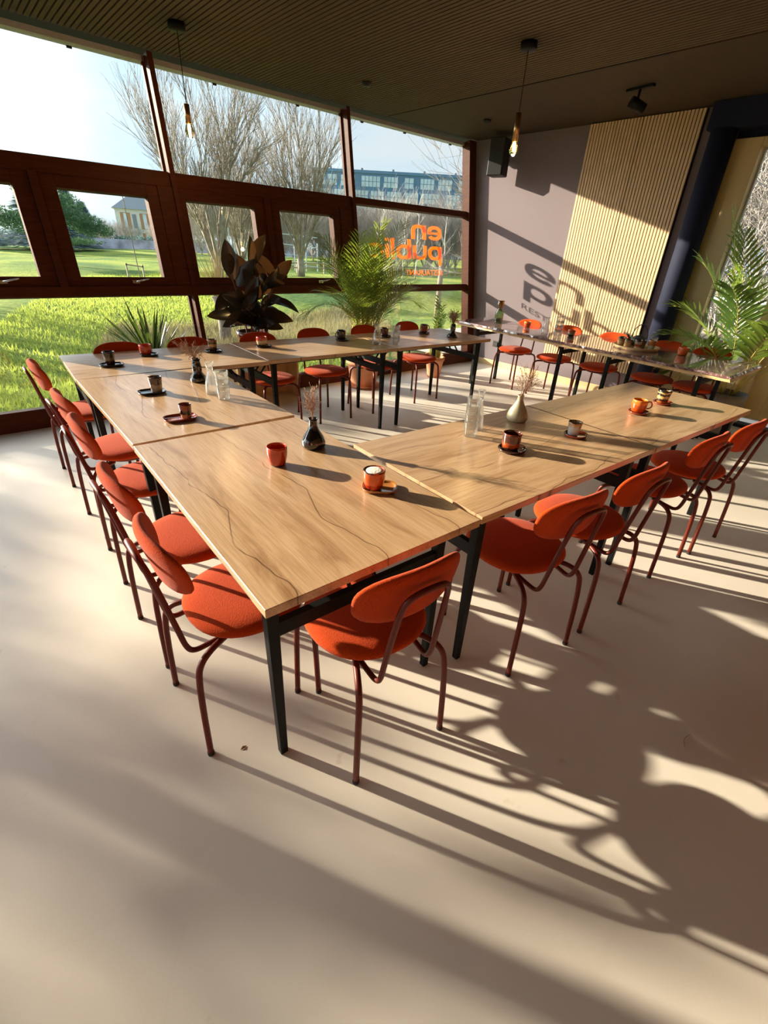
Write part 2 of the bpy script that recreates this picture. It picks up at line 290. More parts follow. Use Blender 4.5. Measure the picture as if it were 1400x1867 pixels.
def marblemat():
    m, t, p, o = newmat('polished red brown granite'); n = t.nodes.new; l = t.links.new
    c = n('ShaderNodeTexCoord'); x = n('ShaderNodeTexNoise'); x.inputs['Scale'].default_value = 14; x.inputs['Detail'].default_value = 9; x.inputs['Roughness'].default_value = 0.7; x.inputs['Distortion'].default_value = 2.5; l(c.outputs['Object'], x.inputs[0])
    r = n('ShaderNodeValToRGB'); l(x.outputs[0], r.inputs[0]); e = r.color_ramp.elements
    e[0].position = 0.34; e[0].color = (0.03, 0.015, 0.015, 1); e[1].position = 0.66; e[1].color = (0.58, 0.46, 0.44, 1)
    q = e.new(0.44); q.color = (0.13, 0.065, 0.06, 1); q = e.new(0.54); q.color = (0.26, 0.16, 0.155, 1)
    l(r.outputs[0], p.inputs['Base Color']); p.inputs['Roughness'].default_value = 0.07; p.inputs['Specular IOR Level'].default_value = 0.8; p.inputs['Coat Weight'].default_value = 0.5; p.inputs['Coat Roughness'].default_value = 0.03
    return m
M['marble'] = marblemat()
def lawnmat():
    m, t, p, o = newmat('rough winter lawn'); n = t.nodes.new; l = t.links.new
    c = n('ShaderNodeTexCoord'); x = n('ShaderNodeTexNoise'); x.inputs['Scale'].default_value = 0.22; x.inputs['Detail'].default_value = 5; l(c.outputs['Object'], x.inputs[0])
    y = n('ShaderNodeTexNoise'); y.inputs['Scale'].default_value = 6; y.inputs['Detail'].default_value = 8; y.inputs['Roughness'].default_value = 0.75; l(c.outputs['Object'], y.inputs[0])
    r = n('ShaderNodeValToRGB'); l(x.outputs[0], r.inputs[0]); e = r.color_ramp.elements
    e[0].position = 0.36; e[0].color = (0.12, 0.22, 0.08, 1); e[1].position = 0.62; e[1].color = (0.42, 0.48, 0.12, 1); q = e.new(0.5); q.color = (0.26, 0.36, 0.09, 1)
    r2_ = n('ShaderNodeValToRGB'); l(y.outputs[0], r2_.inputs[0]); r2_.color_ramp.elements[0].position = 0.35; r2_.color_ramp.elements[0].color = (0.35, 0.4, 0.3, 1); r2_.color_ramp.elements[1].position = 0.62; r2_.color_ramp.elements[1].color = (1.25, 1.15, 1.0, 1)
    m1 = n('ShaderNodeMixRGB'); m1.blend_type = 'MULTIPLY'; m1.inputs[0].default_value = 0.8; l(r.outputs[0], m1.inputs[1]); l(r2_.outputs[0], m1.inputs[2])
    l(m1.outputs[0], p.inputs['Base Color']); p.inputs['Roughness'].default_value = 1; p.inputs['Specular IOR Level'].default_value = 0.1
    b = n('ShaderNodeBump'); b.inputs['Strength'].default_value = 0.9; b.inputs['Distance'].default_value = 0.15; l(y.outputs[0], b.inputs['Height']); l(b.outputs[0], p.inputs['Normal'])
    return m
M['lawn'] = lawnmat()
M['blade'] = leafmat('grass blade', (0.17, 0.24, 0.05), 0.8, 0.4, (0.55, 0.64, 0.12), 0.4)
M['drygrass'] = leafmat('dry ditch grass', (0.22, 0.20, 0.11), 0.9, 0.3, (0.4, 0.34, 0.16), 0.4)

# ------------------------------------------------------------------ room shell
YF, TL = 4.08, 0.15867                    # facade base line and lean (dy/dz)
H = 2.875; XB = 5.89; TA = atan(TL)
X0, Y0 = -5.2, -2.7
def st(mb, name, mat, **k): return tag(mb.obj(name, mat, **k), kind='structure')
st(MB().box(X0, XB+0.4, Y0, YF+0.02, -0.12, 0.0), 'floor', M['floor'])
FM = Matrix.Translation((0, YF, 0)) @ Matrix.Rotation(-TA, 4, 'X')    # facade frame: x along, y outwards, z up the glass
K = 1/cos(TA)                                                          # real height -> height along the glass
def fbox(mb, x0, x1, d0, d1, z0, z1): return mb.box(x0, x1, d0, d1, z0*K, z1*K)
YT = YF+H*TL
# ceiling: slats to x 4.25, smooth veneer beyond
c = MB(); c.box(X0, XB+0.3, Y0, YT+0.30, H+0.03, H+0.18)
ceil = st(c, 'ceiling', M['felt'])
c = MB(); x = -3.6
while x < 4.22:
    c.box(x, x+0.030, Y0+0.02, YT-0.02, H, H+0.0298); x += 0.0425
c.obj('batten_lining', M['ceilslat'], ceil)
c = MB(); c.box(4.25, XB, Y0+0.02, YT-0.02, H+0.004, H+0.0298); c.box(X0+0.01, -3.62, Y0+0.02, YT-0.02, H+0.004, H+0.0298); c.obj('veneer_panel', M['ceilwood'], ceil)
c = MB(); c.box(4.22, 4.235, 1.34, 3.8, H-0.002, H+0.002); c.obj('shadow_gap', M['felt'], ceil)
# right hand wall (with slat panel, column, window and door)
c = MB(); yb = YF+0.06; c.hexa([(XB, 1.28, 0), (XB+0.25, 1.28, 0), (XB+0.25, yb, 0), (XB, yb, 0)], [(XB, 1.28, H+0.03), (XB+0.25, 1.28, H+0.03), (XB+0.25, yb+(H+0.03)*TL, H+0.03), (XB, yb+(H+0.03)*TL, H+0.03)]); wr = st(c, 'wall_right', M['mauve'])
c = MB(); c.box(XB+0.02, XB+0.25, -0.75, 1.28, 2.60, H+0.03); c.box(XB+0.02, XB+0.25, Y0, -0.75, 0, H+0.03); c.obj('wall_panel', M['navy'], wr)
c = MB(); c.box(XB-0.20, XB, Y0, 1.50, 2.66, H-0.001); st(c, 'trim_1', M['navy'])
c = MB(); c.lathe([(0.001, 0), (0.115, 0), (0.115, 2.66), (0.001, 2.66)], 40, (XB-0.135, 1.355, 0)); st(c, 'trim_2', M['navy'])
c = MB(); c.box(XB-0.014, XB, 1.50, 3.97, 0, 0.085); bevel(st(c, 'baseboard_right', M['basebd']), 0.003)
# walls that close the room behind the camera
c = MB(); c.box(X0-0.2, X0, Y0, YT, 0, 0.7); c.box(X0-0.2, X0, Y0, YT, 2.5, H+0.03); c.box(X0-0.2, X0, Y0, -1.9, 0.7, 2.5)
st(c, 'wall_left', M['white'])
c = MB(); c.box(X0-0.2, XB+0.25, Y0-0.2, Y0, 0, H+0.03); st(c, 'wall_behind', basic('orange bounce cladding', (0.55, 0.26, 0.10), 0.6, var=0.2, scale=3, stretch=(8, 1, 1)))  # unseen wall, set close and coloured orange for warm bounce on the floor
# slat panel on the wall
sp_ = thing('slat_panel', 'tall wall panel of pale vertical slats on black felt, hung on mauve wall', 'wall panel')
c = MB(); c.box(XB-0.030, XB-0.0005, 1.605, 2.830, 0.300, H-0.004); c.obj('backing', M['felt'], sp_)
c = MB(); n_ = 34; pit = 1.215/n_
for i in range(n_):
    y = 1.612+i*pit
    if i == 17: c.box(XB-0.052, XB-0.030, y+0.004, y+pit*0.70, 0.302, H-0.006)
    else: c.box(XB-0.052, XB-0.030, y, y+pit*0.70, 0.302, H-0.006)
c.obj('slats', M['slat'], sp_)
# ---- glazed facade
MUL = [-4.76, -2.64, -0.515, 1.545, 3.640, 5.752]
for i, x in enumerate(MUL):
    wv = 0.046 if i < 5 else 0.16
    c = MB(); fbox(c, x, x+wv, 0.0, 0.135, 0, 2.874)
    if i < 5: fbox(c, x-0.018, x, 0.10, 0.135, 0.1, 2.874); fbox(c, x+wv, x+wv+0.016, 0.10, 0.135, 0.1, 2.874)
    bevel(st(c, 'trim_%d' % (i+3), M['frame'], mw=FM), 0.003)
c = MB(); fbox(c, X0, 5.95, 0.0, 0.18, -0.02, 0.163); bevel(st(c, 'trim_9', M['frame'], mw=FM), 0.004)     # sill
c = MB(); fbox(c, X0, 5.95, 0.10, 0.17, 2.835, 2.875); st(c, 'trim_10', M['grey'], mw=FM)
wi = 0
def pane(root, x0, x1, z0, z1, d=0.118):
    return fbox(MB(), x0, x1, d, d+0.006, z0, z1).obj('pane', M['pane'], root)
for i in range(5):
    wi += 1; xa = MUL[i]+0.046; xb = MUL[i+1]
    root = tag(bpy.data.objects.new('window_%d' % wi, None), kind='structure'); COL.objects.link(root); root.matrix_world = FM
    sash = i in (2, 3)
    if sash:
        c = MB(); fbox(c, xa, xb, 0.03, 0.13, 1.925, 2.045); bevel(c.obj('rail', M['frame'], root), 0.008, 3)
        c = MB(); fbox(c, xa, xb, 0.0, 0.13, 1.034, 1.115); bevel(c.obj('rail', M['frame'], root), 0.006, 3)
        g0 = xa+0.062; gw = 0.70; g1 = xb-0.255-gw+0.0
        if i == 2: g0, g1 = -0.385, 0.61
        elif i == 3: g0, g1 = 1.655, 2.652
        c = MB(); mid = (g0+gw+g1)/2; fbox(c, mid-0.03, mid+0.03, 0.0, 0.13, 1.10, 1.93); fbox(c, g1+gw+0.10, xb, 0.02, 0.13, 1.10, 1.93)
        bevel(c.obj('post', M['frame'], root), 0.004)
        for g in (g0, g1):
            a0, a1 = (xa, mid-0.03) if g == g0 else (mid+0.03, g1+gw+0.10)
            c = MB(); fbox(c, a0, g, 0.03, 0.12, 1.115, 1.925); fbox(c, g+gw, a1, 0.03, 0.12, 1.115, 1.925)
            fbox(c, g, g+gw, 0.03, 0.12, 1.115, 1.192); fbox(c, g, g+gw, 0.03, 0.12, 1.835, 1.925)
            s_ = bevel(c.obj('sash', M['frame'], root), 0.003)
            fbox(MB(), g, g+gw, 0.08, 0.09, 1.192, 1.835).obj('pane', M['pane'], s_)
            hx = g+gw*0.62
            c = MB(); fbox(c, hx-0.03, hx+0.03, 0.012, 0.03, 1.138, 1.165); c.tube([(hx, 0.02, 1.15*K), (hx, -0.015, 1.15*K), (hx+0.11, -0.02, 1.17*K)], 0.007, 8)
            c.obj('handle', M['chrome'], s_)
    elif i == 4:
        c = MB(); fbox(c, xa, xb, 0.04, 0.13, 1.980, 2.050); bevel(c.obj('rail', M['frame'], root), 0.005)
        c = MB(); fbox(c, xa, xb, 0.04, 0.13, 1.034, 1.118); bevel(c.obj('rail', M['frame'], root), 0.005)
        pane(root, xa, xb, 1.118, 1.980)
    if i < 2: pane(root, xa, xb, 0.163, 2.84)
    else: pane(root, xa, xb, 2.045, 2.84); pane(root, xa, xb, 0.163, 1.034)
    c = MB(); k_ = [0.28, 0.72] if i != 4 else [0.12, 0.45, 0.86]
    for f_ in k_:
        q = xa+(xb-xa)*f_; fbox(c, q-0.02, q+0.02, 0.10, 0.117, 2.80, 2.812)
    c.obj('glazing_clip', M['dark'], root)
# window lettering (seen mirrored from the room)
def arc_pts(cx, cy, rx, ry, a0, a1, n=20, ex=2.6):
    out_ = []
    for i_ in range(n+1):
        a = radians(a0+(a1-a0)*i_/n); c_, s2 = cos(a), sin(a); q = (abs(c_)**ex+abs(s2)**ex)**(-1/ex); out_.append((cx+rx*c_*q, cy+ry*s2*q))
    return out_
def glyph(ch):
    """strokes of bold round lettering; unit = height of the small letters, w = stroke weight; returns advance and list of quads strips"""
    w_ = 0.25; R_ = 0.5; st_ = []
    def ring(cx, cy, rx, ry, a0, a1):
        o_ = arc_pts(cx, cy, rx, ry, a0, a1); i_ = arc_pts(cx, cy, rx-w_, ry-w_*0.92, a0, a1); st_.append(list(zip(o_, i_)))
    def bar(x0, x1, y0, y1): st_.append([((x0, y0), (x1, y0)), ((x0, y1), (x1, y1))])
    if ch == 'e': ring(0.5, 0.5, 0.5, 0.5, 0, 325); bar(0.2, 0.99, 0.40, 0.56)
    if ch == 'n': bar(0, w_, 0, 0.97); ring(0.5, 0.5, 0.5, 0.5, 0, 180); bar(1-w_, 1, 0, 0.5)
    if ch == 'p': bar(0, w_, -0.38, 0.97); ring(0.5, 0.5, 0.5, 0.5, 0, 360)
    if ch == 'b': bar(0, w_, 0.03, 1.38); ring(0.5, 0.5, 0.5, 0.5, 0, 360)
    if ch == 'u': bar(1-w_, 1, 0.03, 1.0); ring(0.5, 0.5, 0.5, 0.5, 180, 360); bar(0, w_, 0.5, 1.0)
    if ch == 'c': ring(0.5, 0.5, 0.5, 0.5, 38, 322)
    if ch == 'l': bar(0, w_, 0, 1.38); return w_, st_
    if ch == 'i': bar(0, w_, 0, 1.0); bar(0, w_, 1.13, 1.38); return w_, st_
    return 1.0, st_
def word(name, txt, xr, width, z0, z1):
    tot = 0; gl2 = []
    for ch in txt: a_, q = glyph(ch); gl2.append((tot, q)); tot += a_+0.10
    sx_ = width/(tot-0.10); mb = MB()
    for off, strips in gl2:
        for sp2 in strips:
            vs = [(xr-(off+p_[0])*sx_, d_, (z0+(z1-z0)*p_[1])*K) for pr_ in sp2 for p_ in pr_ for d_ in (0.127, 0.131)]
            fs = []
            for i_ in range(len(sp2)-1):
                a = 4*i_; fs += [(a, a+2, a+6, a+4), (a+1, a+5, a+7, a+3), (a, a+4, a+5, a+1), (a+2, a+3, a+7, a+6)]
            fs += [(0, 1, 3, 2), (4*len(sp2)-4, 4*len(sp2)-2, 4*len(sp2)-1, 4*len(sp2)-3)]; mb.add(vs, fs)
    return mb.obj(name, M['orange'], mw=FM)
def caps(name, txt, xr, width, z0, z1, col):
    cu = bpy.data.curves.new(name, 'FONT'); cu.body = txt; cu.size = 1.0; cu.extrude = 0.01; cu.offset = 0.004
    o = bpy.data.objects.new(name, cu); COL.objects.link(o); bpy.context.view_layer.update()
    dg = bpy.context.evaluated_depsgraph_get(); me = bpy.data.meshes.new_from_object(o.evaluated_get(dg)); bpy.data.objects.remove(o)
    xs = [v.co.x for v in me.vertices]; ys = [v.co.y for v in me.vertices]; x_0, x_1 = min(xs), max(xs); y_1 = max(ys)
    for v in me.vertices:
        x_, y_, z_ = v.co; v.co = (xr-(x_-x_0)*width/(x_1-x_0), 0.127+(0.004 if z_ > 0 else 0), (z0+(z1-z0)*(y_/y_1))*K)
    me.materials.append(col); o = bpy.data.objects.new(name, me); COL.objects.link(o); o.matrix_world = FM; return o
tag(word('window_lettering', 'en', 5.302, 0.60, 1.675, 1.848), 'short two-letter orange word, mirrored, top line on the right window', 'lettering', 'orange lettering on the window')
tag(word('window_lettering', 'public', 5.302, 1.385, 1.430, 1.603), 'long six-letter orange word, mirrored, middle line on the right window', 'lettering', 'orange lettering on the window')
tag(caps('window_lettering', 'RESTAURANT', 5.312, 0.735, 1.240, 1.306, M['orange']), 'thin small orange capitals RESTAURANT, mirrored, bottom line on right window', 'lettering', 'orange lettering on the window')
# window and door in the right wall
wi += 1
root = tag(empty('window_%d' % wi), kind='structure')
c = MB(); c.box(XB-0.02, XB+0.16, 1.035, 1.28, 0, 2.60); c.box(XB-0.02, XB+0.16, 0.37, 0.50, 0, 2.60); c.box(XB-0.02, XB+0.16, 0.50, 1.035, 2.53, 2.60)
c.box(XB, XB+0.16, 0.50, 1.035, 0, 0.42); c.box(XB-0.012, XB, 0.54, 0.99, 0.12, 0.15); c.box(XB-0.012, XB, 0.54, 0.99, 0.33, 0.36)
bevel(c.obj('frame', M['cream'], root), 0.006)
c = MB(); c.box(XB+0.09, XB+0.13, 1.018, 1.035, 0.42, 2.53); c.box(XB+0.09, XB+0.13, 0.50, 0.517, 0.42, 2.53); c.box(XB+0.09, XB+0.13, 0.517, 1.018, 2.513, 2.53); c.box(XB+0.09, XB+0.13, 0.517, 1.018, 0.42, 0.437)
c.obj('glazing_bead', M['grey'], root)
MB().box(XB+0.105, XB+0.111, 0.517, 1.018, 0.437, 2.513).obj('pane', M['pane'], root)
root = tag(empty('door_1'), kind='structure')
c = MB(); c.box(XB-0.03, XB+0.14, 0.335, 0.37, 0, 2.60); c.box(XB-0.03, XB+0.14, -0.75, -0.70, 0, 2.60); c.box(XB-0.03, XB+0.14, -0.70, 0.335, 2.52, 2.60); bevel(c.obj('frame', M['cream'], root), 0.004)
c = MB(); c.box(XB+0.0, XB+0.05, 0.16, 0.33, 0.10, 2.51); c.box(XB, XB+0.05, -0.69, -0.52, 0.10, 2.51); c.box(XB, XB+0.05, -0.52, 0.16, 0.10, 0.44); c.box(XB, XB+0.05, -0.52, 0.16, 2.36, 2.51)
c.box(XB-0.012, XB, -0.44, 0.09, 0.16, 0.175); c.box(XB-0.012, XB, -0.44, 0.09, 0.36, 0.375); c.box(XB-0.012, XB, 0.075, 0.09, 0.175, 0.36); c.box(XB-0.012, XB, -0.44, -0.425, 0.175, 0.36)
bevel(c.obj('leaf', M['cream'], root), 0.004)
MB().box(XB+0.02, XB+0.026, -0.52, 0.16, 0.44, 2.36).obj('pane', M['pane'], root)
c = MB(); c.box(XB-0.05, XB+0.1, -0.75, 1.28, 0.0, 0.035); st(c, 'trim_11', M['felt'])

# ------------------------------------------------------------------ chairs
def superpad(a, b, h, ex=2.5, n=40, rings=9, bend=0.0, curve=None):
    """domed cushion; a, b half sizes, h thickness"""
    mb = MB()
    seq = []
    for i in range(rings+1):        # top: centre -> rim
        t = i/rings; rr = sin(t*pi/2); zz = h*0.5*(max(0, 1-rr**7))**0.5
        seq.append((max(rr, 0.002), zz))
    for i in range(rings-1, -1, -1):
        t = i/rings; rr = sin(t*pi/2); zz = -h*0.5*(max(0, 1-rr**7))**0.5
        seq.append((max(rr, 0.002), zz))
    mb.lathe([(r, z) for r, z in seq][::-1], n, sx=a, sy=b, ex=ex)
    mb.v = [curve(*p) for p in mb.v] if curve else mb.v
    return mb
def make_chair():
    root = empty('upholstered_chair')
    def dome(x, y, z):
        r = sqrt(x*x+y*y)/0.205; return (x, y, 0.456+z+(0.006*(1-r*r) if z > 0 else 0))
    superpad(0.203, 0.200, 0.052, 2.25, curve=dome).obj('seat', M['fabric'], root)
    def bk_(x, y, z):     # x across, y up, z thickness
        d = 0.045*(x/0.19)**2; t = radians(12)
        yy = -0.252+d-y*sin(t)+z*cos(t); zz = 0.722+y*cos(t)+z*sin(t)
        return (x, yy, zz)
    superpad(0.184, 0.093, 0.036, 2.7, curve=bk_).obj('backrest', M['fabric'], root)
    R_ = 0.0105
    for sx in (-1, 1):
        f_ = spline([(0.10*sx, 0.07, 0.412), (0.145*sx, 0.125, 0.410), (0.168*sx, 0.158, 0.385), (0.174*sx, 0.168, 0.33), (0.178*sx, 0.172, 0.20), (0.182*sx, 0.176, 0.012)], 6)
        o = MB().tube(f_, R_).obj('leg', M['tube'], root); MB().tube([(0.182*sx, 0.176, 0), (0.182*sx, 0.176, 0.014)], R_+0.001).obj('foot_cap', M['rubber'], o)
        r_ = spline([(0.10*sx, -0.10, 0.412), (0.140*sx, -0.180, 0.410), (0.160*sx, -0.222, 0.385), (0.167*sx, -0.236, 0.33), (0.174*sx, -0.244, 0.20), (0.180*sx, -0.250, 0.012)], 6)
        o = MB().tube(r_, R_).obj('leg', M['tube'], root); MB().tube([(0.180*sx, -0.250, 0), (0.180*sx, -0.250, 0.014)], R_+0.001).obj('foot_cap', M['rubber'], o)
    p = [(0.10, -0.10, 0.412), (0.098, -0.17, 0.400), (0.096, -0.215, 0.398), (0.095, -0.236, 0.425), (0.093, -0.250, 0.50), (0.086, -0.272, 0.63), (0.078, -0.289, 0.72), (0.055, -0.300, 0.757), (0.0, -0.303, 0.765)]
    MB().tube(spline(p+[(-a, b, c_) for a, b, c_ in p[-2::-1]], 5), 0.009).obj('back_frame', M['tube'], root)
    ring = [(0.125*cos(a), 0.125*sin(a), 0.415) for a in [2*pi*i/24 for i in range(25)]]
    MB().tube(ring, 0.009, cap=False).obj('seat_frame', M['tube'], root)
    c = MB()
    for sx in (-1, 1):
        c.lathe([(0.001, 0.004), (0.007, 0.003), (0.008, 0)], 8, (sx*0.07, -0.305, 0.74))
    return root
chair = make_chair(); used = False
def put_chair(x, y, rz, label, group):
    """rz = heading: 0 faces +y"""
    global used
    o = copy_tree(chair) if used else chair; used = True
    o.location = (x, y, 0); o.rotation_euler = (0, 0, radians(rz)); tag(o, label, 'chair', group)
GL = 'orange chairs along the window-side left edge of the oak tables'
for (x, y, r_), lb in zip([(0.205, 2.87, -91), (0.20, 2.06, -88), (0.18, 1.55, -93), (0.15, 0.90, -90), (0.135, 0.425, -92)],
    ['orange felt chair on the left side, farthest back, next to the window sill', 'orange felt chair on the left side, second from the window',
     'orange felt chair, middle one of the five on the left side of the tables', 'orange felt chair on the left side, second nearest the camera, below the table seam',
     'orange felt chair on the left side nearest the camera, at the sharp table corner']): put_chair(x, y, r_, lb, GL)
GN = 'orange chairs along the near edge of the oak tables'
for (x, y, r_), lb in zip([(0.405, 0.095, -6), (1.18, 0.035, -9), (1.64, -0.005, -4), (2.355, -0.03, -4), (2.81, -0.085, -5)],
    ['nearest orange felt chair, back to the camera, at the end of the left run', 'orange felt chair just right of the two black legs at the table joint',
     'orange felt chair second along the near side of right arm', 'orange felt chair on the near right side, third along the right arm',
     'orange felt chair at the far right end of the right arm, below the doors']): put_chair(x, y, r_, lb, GN)
GF = 'orange chairs between the far oak tables and the window'
for (x, y, r_), lb in zip([(0.54, 3.02, 179), (1.08, 3.03, 182), (1.69, 3.02, 180), (2.28, 3.03, 178), (2.915, 3.01, 181), (3.56, 3.04, 180)],
    ['chair by the window, dark back left of the spiky plant', 'chair by the window, back seen behind the left dried flowers',
     'orange chair in front of the dark rubber plant, seat under the far table', 'orange chair by the window left of the palm, beside the pine plant box',
     'orange chair in front of the terracotta palm pot', 'orange chair by the window right of the palm, seat lit by the sun']): put_chair(x, y, r_, lb, GF)
GR = 'orange chairs between the granite table and the mauve wall'
for (x, y, r_), lb in zip([(5.10, 2.80, 88), (5.10, 2.23, 92), (5.11, 1.66, 90), (5.12, 1.065, 91), (5.12, 0.645, 93)],
    ['orange chair behind the granite table nearest the window corner', 'orange chair behind the granite table at the left edge of the slat panel',
     'orange chair behind the granite table, middle of five, before the slat panel', 'orange chair behind the granite table right of the tea tray, before the dark column',
     'orange chair behind the right end of the granite table, in front of the tall palm']): put_chair(x, y, r_, lb, GR)

# ------------------------------------------------------------------ oak tables
TLn, TW, TH = 1.25, 0.780, 0.75
def make_table():
    root = empty('folding_table')
    e_ = 0.0012
    bevel(MB().box(-TLn/2+e_, TLn/2-e_, -TW/2+e_, TW/2-e_, TH-0.028, TH).obj('tabletop', M['oak'], root), 0.0015, 1)
    for sx, xx in ((-1, -TLn/2+0.065), (1, TLn/2-0.12)):
        for sy in (-1, 1):
            c = MB(); y = sy*(TW/2-0.062); c.hexa([(xx-0.013, y-0.013, 0), (xx+0.013, y-0.013, 0), (xx+0.013, y+0.013, 0), (xx-0.013, y+0.013, 0)][::1],
                [(xx-0.019, y-0.019, TH-0.028), (xx+0.019, y-0.019, TH-0.028), (xx+0.019, y+0.019, TH-0.028), (xx-0.019, y+0.019, TH-0.028)])
            bevel(c.obj('leg', M['black'], root), 0.002, 1)
        c = MB(); c.box(xx-0.012, xx+0.012, -TW/2+0.075, TW/2-0.075, 0.535, 0.585); cb = c.obj('crossbar', M['black'], root)
        c = MB()
        for q in (-0.05, 0.05): c.bar((xx-sx*0.006, q, 0.575), (xx-sx*0.12, q, TH-0.03), 0.008, 0.014)
        c.obj('folding_strut', M['black'], root)
        MB().tube([(xx, 0.02, 0.550), (xx, 0.02, 0.518)], 0.012, 8).obj('catch_knob', M['dark'], cb)
    for sy in (-1, 1):
        MB().box(-TLn/2+0.05, TLn/2-0.05, sy*(TW/2-0.10)-0.008, sy*(TW/2-0.10)+0.008, TH-0.055, TH-0.0285).obj('apron_rail', M['black'], root)
    return root
tb = make_table(); first = True
TG = 'oak topped folding tables set in a U'
for cx, cy, a, lb in [(0.425, 0.599, 87.26-180, 'oak table nearest the camera, with the foam-topped orange cup and the black bottle vase'),
    (0.4776, 1.872, 88.2-180, 'oak table in the left run, second from the camera, carrying a glass carafe'),
    (0.752, 2.851, -3.54, 'oak table in the far left corner against the window'),
    (2.010, 2.797, -3.53, 'oak table in the middle of the far row by the window'),
    (3.274, 2.726, -3.04, 'oak table at the right end of the far row by the window'),
    (1.447, 0.311, -3.6, 'oak table in the right arm next to the camera corner, with the cream vase'),
    (2.680, 0.229, -3.61, 'oak table at the outer end of the right arm, with the orange handled mug')]:
    o = tb if first else copy_tree(tb); first = False
    o.location = (cx, cy, 0); o.rotation_euler = (0, 0, radians(a)); tag(o, lb, 'table', TG)

# ------------------------------------------------------------------ granite table
gt = thing('granite_table', 'long granite-topped table with rough edge standing along the mauve wall', 'table')
gq = [(4.270, 0.19), (5.17, 0.19), (5.34, 3.52), (4.625, 3.45)]
def rough_slab(q, z0, z1, n=60):
    mb = MB(); pts = []
    for i in range(4):
        a = Vector((*q[i], 0)); b = Vector((*q[(i+1) % 4], 0)); m = n if (b-a).length > 2 else n//3; nrm = Vector((b.y-a.y, a.x-b.x, 0)).normalized()
        for k in range(m):
            p_ = a.lerp(b, k/m); pts.append((p_, nrm))
    top = []; bot = []
    for i, (p_, nr) in enumerate(pts):
        j = random.uniform(-0.010, 0.004); top.append((p_.x+nr.x*(j-0.008), p_.y+nr.y*(j-0.008), z1)); bot.append((p_.x+nr.x*(j*0.5+0.004), p_.y+nr.y*(j*0.5+0.004), z0))
    m = len(pts); mb.add(top+bot, [tuple(range(m)), tuple(range(2*m-1, m-1, -1))]+[(i, m+i, m+(i+1) % m, (i+1) % m) for i in range(m)]); return mb
rough_slab(gq, 0.735, 0.755).obj('stone_top', M['marble'], gt)
rough_slab([(x+(0.006 if x < 4.8 else -0.006), y) for x, y in gq], 0.708, 0.735, 30).obj('underboard', M['ply'], gt)
for y, xf, xr in ((3.12, 4.68, 5.20), (1.86, 4.56, 5.10), (1.30, 4.50, 5.08), (0.44, 4.41, 5.02)):
    for x in (xf, xr):
        bevel(MB().bar((x, y, 0), (x, y, 0.708), 0.034).obj('leg', M['black'], gt), 0.002, 1)
    MB().bar((xf, y, 0.635), (xr, y, 0.635), 0.024, 0.04).obj('crossbar', M['black'], gt)
    s_ = 1 if y in (0.44, 1.86-0.56) else -1
    c = MB()
    for q in (-0.05, 0.05): c.bar(((xf+xr)/2+q, y, 0.64), ((xf+xr)/2+q, y+(0.2 if y in (0.44, 1.30) and y == 0.44 else -0.2 if y in (1.86, 3.12) else 0.2), 0.708), 0.008, 0.012)
    c.obj('folding_strut', M['black'], gt)

# ------------------------------------------------------------------ tableware
def cup_profile(r0, r1, h, t=0.004, belly=0.0, foot=0.004):
    P = [(0.001, 0.0), (r0*0.85, 0.0), (r0, foot)]
    for i in range(1, 9):
        f_ = i/8; P.append((r0+(r1-r0)*f_+belly*sin(pi*f_), foot+(h-foot)*f_))
    P.append((r1-t*0.5, h+0.0015)); Q = [(r-t, max(z, foot+0.004)) for r, z in P[3:-1]][::-1]
    return P+Q+[(r0*0.7, foot+0.004), (0.001, foot+0.004)]
def cup(name, x, y, z, r0, r1, h, mat, label, belly=0.0, handle=None, group=None, fill=None, fillmat='coffee', cat='cup'):
    r = thing(name, label, cat, (x, y, z), 0, group)
    MB().lathe(cup_profile(r0, r1, h, belly=belly), 36).obj('body', mat, r)
    if handle is not None:
        a = radians(handle); d = Vector((cos(a), sin(a), 0)); rr = (r0+r1)/2+belly*0.8
        pts = [d*(rr-0.003)+Vector((0, 0, h*0.82)), d*(rr+0.018)+Vector((0, 0, h*0.86)), d*(rr+0.030)+Vector((0, 0, h*0.62)), d*(rr+0.024)+Vector((0, 0, h*0.36)), d*(rr-0.003)+Vector((0, 0, h*0.26))]
        MB().tube(spline(pts, 5), 0.0042, 8).obj('handle', mat, r)
    if fill:
        c = MB(); rr = r0+(r1-r0)*fill-0.0035+belly*sin(pi*fill)
        c.lathe([(rr, h*fill-0.004), (rr, h*fill), (rr*0.6, h*fill+0.002), (0.001, h*fill+0.003)], 30).obj(fillmat, M[fillmat], r)
    return r
def saucer(x, y, a, b, mat, label, rz=0.0, ex=3.5, z=0.7505, group='saucers on the oak tables'):
    r = thing('saucer', label, 'saucer', (x, y, z), radians(rz), group)
    P = [(0.001, 0), (0.80, 0), (0.94, 0.004), (1.0, 0.012), (0.975, 0.0135), (0.91, 0.0075), (0.78, 0.005), (0.001, 0.005)]
    MB().lathe(P, 44, sx=a, sy=b, ex=ex).obj('dish', mat, r); return r
ORG = (0.62, 0.10, 0.015); RED = (0.42, 0.035, 0.012); DBR = (0.045, 0.018, 0.012); BLK = (0.012, 0.01, 0.01); CRM = (0.55, 0.43, 0.26); TAN = (0.40, 0.22, 0.09); GRB = (0.13, 0.085, 0.055)
g_red = bands('orange red glaze', [(0, DBR), (0.06, RED), (0.75, (0.5, 0.055, 0.015)), (0.97, DBR)], 0.085)
g_foam = bands('orange glaze with brown rim', [(0, RED), (0.3, ORG), (0.88, DBR)], 0.080)
g_dark = bands('dark brown over grey brown glaze', [(0, DBR), (0.35, GRB), (0.55, BLK), (0.9, DBR)], 0.093)
g_red2 = bands('plain red glaze', [(0, RED), (0.1, RED), (0.95, ORG)], 0.075)
